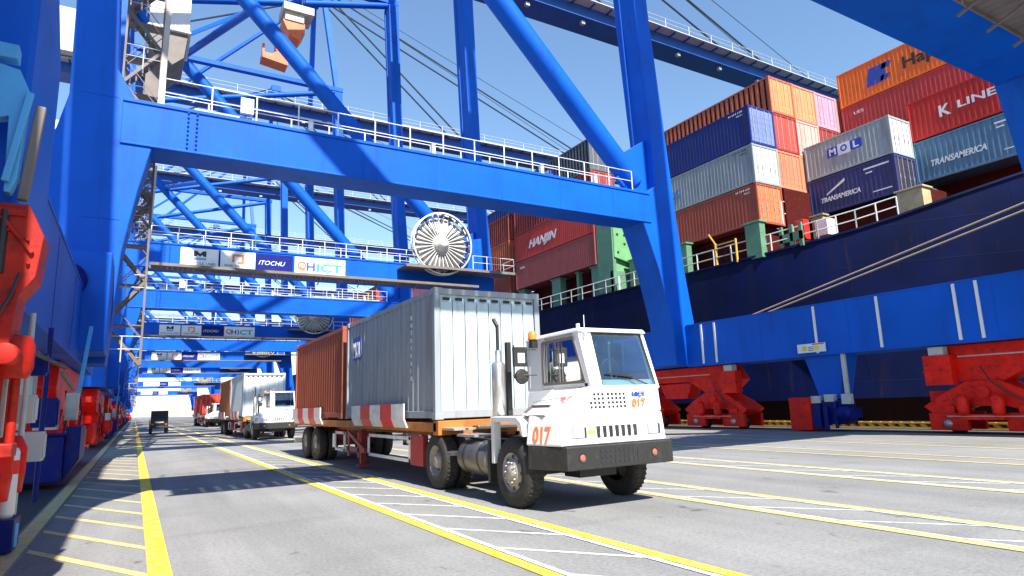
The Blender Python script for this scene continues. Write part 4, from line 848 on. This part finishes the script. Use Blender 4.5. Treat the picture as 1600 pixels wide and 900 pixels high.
    mi_ = b.build('mirror', t, .01)
    b = new('lampc'); b.box(-.83, -.70, 1.495, 1.505, 2.20, 2.36); b.build('mirror_glass', mi_)
    # frame, tank, steps, fifth wheel
    b = new('black'); b.box(-.48, -.30, .25, 4.9, .62, .92); b.box(.30, .48, .25, 4.9, .62, .92); b.box(-.9, .9, 1.15, 1.32, .45, .6); b.box(-.8, .8, 4.1, 4.25, .5, .7); b.box(-.30, .30, 1.0, 3.4, .45, .62); b.box(-.35, .35, .6, 1.0, .42, .62); b.build('chassis_frame', t)
    b = new('steel'); b.lathe([(0,-.52),(.26,-.52),(.29,-.49),(.29,.49),(.26,.52),(0,.52)], (-.92, 2.58, .66), 'y', 28); ft = b.build('fuel_tank', t)
    b = new('black'); b.lathe([(.295,-.3),(.295,-.25)], (-.92, 2.58, .66), 'y', 28); b.lathe([(.295,.25),(.295,.3)], (-.92, 2.58, .66), 'y', 28); b.box(-1.15, -.6, 1.95, 2.02, .3, .98); b.build('tank_strap', ft)
    b = new('gal'); b.box(-1.15, -.70, 3.3, 4.3, 1.10, 1.14); b.box(-1.12, -.7, 2.55, 3.25, 1.0, 1.04); b.build('step_plate', t)
    b = new('steel'); b.prism([(-.5,1.08),(.5,1.08),(.5,1.16),(-.5,1.16)], 'y', 3.6, 4.6); b.build('fifth_wheel', t, .02)
    # wheels
    def wheel(x, y, side, dual=False, name='wheel'):
        e = bpy.data.objects.new(name, None); COL.objects.link(e); e.parent = t; e.location = (x, y, .52); e.empty_display_size = .1
        s_ = side
        for k, off in enumerate((0, .33) if dual else (0,)):
            o_ = -s_*off
            b = new('rubber'); b.lathe([(.29*1, o_-s_*0), (.36, o_+s_*.012), (.47, o_+s_*.0), (.515, o_-s_*.035), (.52, o_-s_*.10), (.52, o_-s_*.19), (.515, o_-s_*.25), (.46, o_-s_*.28), (.29, o_-s_*.27)], (0, 0, 0), 'x', 40)
            for q in range(40):
                a = 2*math.pi*q/40; d = Vector((0, math.cos(a), math.sin(a))); cc = d*.519
                tt = Vector((0, -d.z, d.y))*.014
                for xo in (.07, .2): b.bar(cc-tt+Vector((o_-s_*xo, 0, 0)), cc+tt+Vector((o_-s_*xo, 0, 0)), .07, .02)
            b.build('tyre', e)
        b = new('rim')
        if dual: b.lathe([(.30,0),(.29,-s_*.02),(.27,-s_*.14),(.15,-s_*.16),(.14,-s_*.04),(.10,s_*.0),(0,s_*.0)], (0, 0, 0), 'x', 32)
        else: b.lathe([(.30,0),(.285,-s_*.01),(.27,-s_*.05),(.21,-s_*.03),(.20,s_*.0),(.12,s_*.0),(.105,s_*.03),(.09,s_*.05),(0,s_*.05)], (0, 0, 0), 'x', 32)
        b.use(M['dark'])
        for q in range(8):
            a = 2*math.pi*q/8; xo = (-s_*.145 if dual else -s_*.035)
            b.lathe([(0, xo+s_*.01), (.03, xo+s_*.01)], (0, .235*math.cos(a), .235*math.sin(a)), 'x', 10)
        b.use(M['gal'])
        for q in range(10):
            a = 2*math.pi*q/10; xo = (-s_*.16 if dual else s_*.018); rr = .20 if dual else .15
            b.lathe([(0, xo+s_*.03), (.014, xo+s_*.03), (.014, xo)], (0, rr*math.cos(a), rr*math.sin(a)), 'x', 6)
        b.build('rim', e)
    wheel(-1.17, 1.22, -1); wheel(1.10, 1.22, 1)
    wheel(-1.17, 4.12, -1, True); wheel(1.17, 4.12, 1, True)
    return t
def make_trailer():
    """local origin: ground under the front centre, deck top z 1.28"""
    t = thing('container_trailer', (0, 0, 0), '', 'trailer', 'container trailers behind the tractors')
    b = new('orange'); b.box(-1.2, 1.2, 0, .25, 1.0, 1.27); b.box(-.55, -.35, .1, 12.9, .93, 1.22); b.box(.35, .55, .1, 12.9, .93, 1.22)
    b.box(-1.2, -1.08, .1, 12.9, 1.06, 1.24); b.box(1.08, 1.2, .1, 12.9, 1.06, 1.24)
    for yy in (1.9, 3.8, 5.8, 6.5, 8.4, 10.4, 12.6): b.box(-1.08, 1.08, yy, yy+.15, 1.04, 1.22)
    b.build('deck_frame', t, .01)
    for y0, y1 in ((1.55, 5.3), (8.6, 12.5)):
        pr = [(-1.205, 1.12), (-1.235, 1.12), (-1.31, 1.30), (-1.31, 1.62), (-1.28, 1.62), (-1.28, 1.31)]
        for sx in (1, -1):
            b = MB(); L = y1-y0; n_ = 5
            for k in range(n_):
                b.use(M['strW'] if k % 2 == 0 else M['strR']); b.prism([(p[0]*sx, p[1]) for p in pr], 'y', y0+L*k/n_+.001, y0+L*(k+1)/n_-.001)
            b.build('striped_guide', t)
    for sx in (1, -1):
        xs = -1.1*sx; e = .03*sx
        b = new('strW')
        for (ya, yb, za, zb) in ((1.7, 4.6, .40, .47), (1.7, 4.6, .86, .93), (4.5, 4.6, .4, .93), (1.7, 1.8, .4, .93), (6.6, 7.9, .40, .47), (6.6, 7.9, .86, .93), (6.6, 6.75, .4, .93), (7.6, 7.9, .4, .93)): b.box(min(xs, xs+e), max(xs, xs+e), ya, yb, za, zb)
        b.use(M['chred']); b.box(min(xs, xs+e*1.6), max(xs, xs+e*1.6), 1.0, 1.68, .36, .96); b.box(min(xs, xs+e*1.6), max(xs, xs+e*1.6), 4.75, 6.5, .44, .56); b.box(min(xs, xs+e), max(xs, xs+e), 5.3, 5.45, .3, .96); b.box(min(xs, xs+e), max(xs, xs+e), 6.2, 6.35, .3, .96); b.bar((xs, 4.8, .5), (xs, 6.3, .95), .05, .1)
        b.build('side_guard', t)
        b = new('chred'); b.box(xs*.8-.07, xs*.8+.07, 5.6, 5.75, .12, 1.0); b.box(xs*.8-.14, xs*.8+.14, 5.55, 5.8, .06, .12); b.build('landing_leg', t)
        b = new('gal'); b.box(xs*.55-.05, xs*.55+.05, .35, .5, .25, .98); b.build('brake_hose_post', t)
    for yy in (9.6, 10.95):
        for sx in (1, -1):
            xs = -1.2*sx; s_ = -sx
            e = bpy.data.objects.new('wheel', None); COL.objects.link(e); e.parent = t; e.location = (xs, yy, .5)
            for off in (0, .33):
                o_ = -s_*off; b = new('rubber'); b.lathe([(.28, o_), (.36, o_+s_*.012), (.46, o_), (.50, o_-s_*.04), (.50, o_-s_*.24), (.45, o_-s_*.28), (.28, o_-s_*.27)], (0, 0, 0), 'x', 32); b.build('tyre', e)
            b = new('rim'); b.lathe([(.29,0),(.27,-s_*.12),(.15,-s_*.14),(.13,-s_*.02),(0,-s_*.01)], (0, 0, 0), 'x', 28); b.build('rim', e)
    b = new('chred'); b.box(-1.1, 1.1, 9.5, 9.7, .42, .58); b.box(-1.1, 1.1, 10.85, 11.05, .42, .58); b.box(-.7, -.3, 9.2, 11.4, .6, .92); b.box(.3, .7, 9.2, 11.4, .6, .92); b.build('axle', t)
    b = new('strW'); b.box(-1.15, 1.15, 12.75, 12.85, .45, .6); b.build('rear_bar', t)
    return t
tA = make_tractor(); tA.location = (6.18, 7.45, 0); tA['label'] = 'white terminal tractor numbered 017, the largest truck in front'
trA = make_trailer(); trA.location = (6.16, 11.3, 0); trA['label'] = 'orange brown trailer with red and white striped guides behind tractor 017'
TG = 'containers riding on the trailers'
container((4.94, 11.38, 1.29), 6.06, 2.44, 2.57, (.30, .33, .35), 'short grey container with a white end, right behind the nearest cab', TG, doors='front_wall', logo=logo_truck, endcol=(.50, .60, .62))
container((4.94, 17.85, 1.29), 6.06, 2.44, 2.57, (.36, .085, .04), 'short rust red container on the same trailer, behind the grey one', TG, logo=None)
tB = copy_tree(tA); tB.location = (6.98, 38.1, 0); tB['label'] = 'second white terminal tractor, small, standing behind the rust red container'
trB = copy_tree(trA); trB.location = (6.86, 41.9, 0); trB['label'] = 'trailer behind the second small tractor, mostly hidden, with striped guides'
container((5.62, 42.0, 1.29), 6.06, 2.44, 2.62, (.50, .55, .56), 'pale grey container behind the small second cab', TG, doors='front_wall', endcol=(.72, .76, .77))
container((5.62, 48.5, 1.29), 6.06, 2.44, 2.57, (.46, .15, .05), 'orange brown container behind the pale grey one on the second trailer', TG, lod=1)
tC = copy_tree(tA); tC.location = (8.3, 82, 0); tC['label'] = 'third white terminal tractor, tiny, farthest down the truck lane'
trC = copy_tree(trA); trC.location = (8.2, 86, 0); trC['label'] = 'farthest trailer, carrying the red containers down the lane'
container((7.0, 86.2, 1.29), 6.06, 2.44, 2.57, (.58, .05, .03), 'bright red container far down the lane on the third trailer', TG, lod=1)
container((7.0, 92.6, 1.29), 6.06, 2.44, 2.57, (.50, .08, .06), 'darker red container behind the bright red one, farthest down the lane', TG, lod=1)
# small dark flat truck far down the wide yellow line
ut = thing('utility_truck', (1.85, 62, 0), 'small dark open utility truck parked far down beside the wide yellow line', 'truck')
b = new('black'); b.box(-.8, .8, 0, 4.2, .55, .8); b.prism([(.05,.8),(.0,1.5),(.35,2.3),(1.5,2.35),(1.6,.8)], 'x', -.78, .78); b.build('body', ut, .04)
b = new('dark'); b.add([(-.68, .0, 1.52), (.68, .0, 1.52), (.66, .30, 2.2), (-.66, .30, 2.2)], [(0,1,2,3)]); b.build('windshield', ut)
b = new('lampred'); b.box(-.7, -.5, -.03, 0, .9, 1.05); b.box(.5, .7, -.03, 0, .9, 1.05); b.use(M['white']); b.box(-.4, .4, -.03, 0, 1.1, 1.25); b.build('lamps', ut)
b = new('taupe'); b.box(-.85, .85, 1.7, 4.4, .8, .95); b.box(-.85, -.8, 1.7, 4.4, .95, 1.4); b.box(.8, .85, 1.7, 4.4, .95, 1.4); b.build('load_bed', ut)
for x in (-.72, .72):
    for yy in (.7, 3.5):
        b = new('rubber'); b.lathe([(0,-.12),(.4,-.12),(.42,-.06),(.42,.06),(.4,.12),(0,.12)], (x, yy, .42), 'x', 20); b.build('wheel', ut)

ut.scale = (.82, .82, .82)
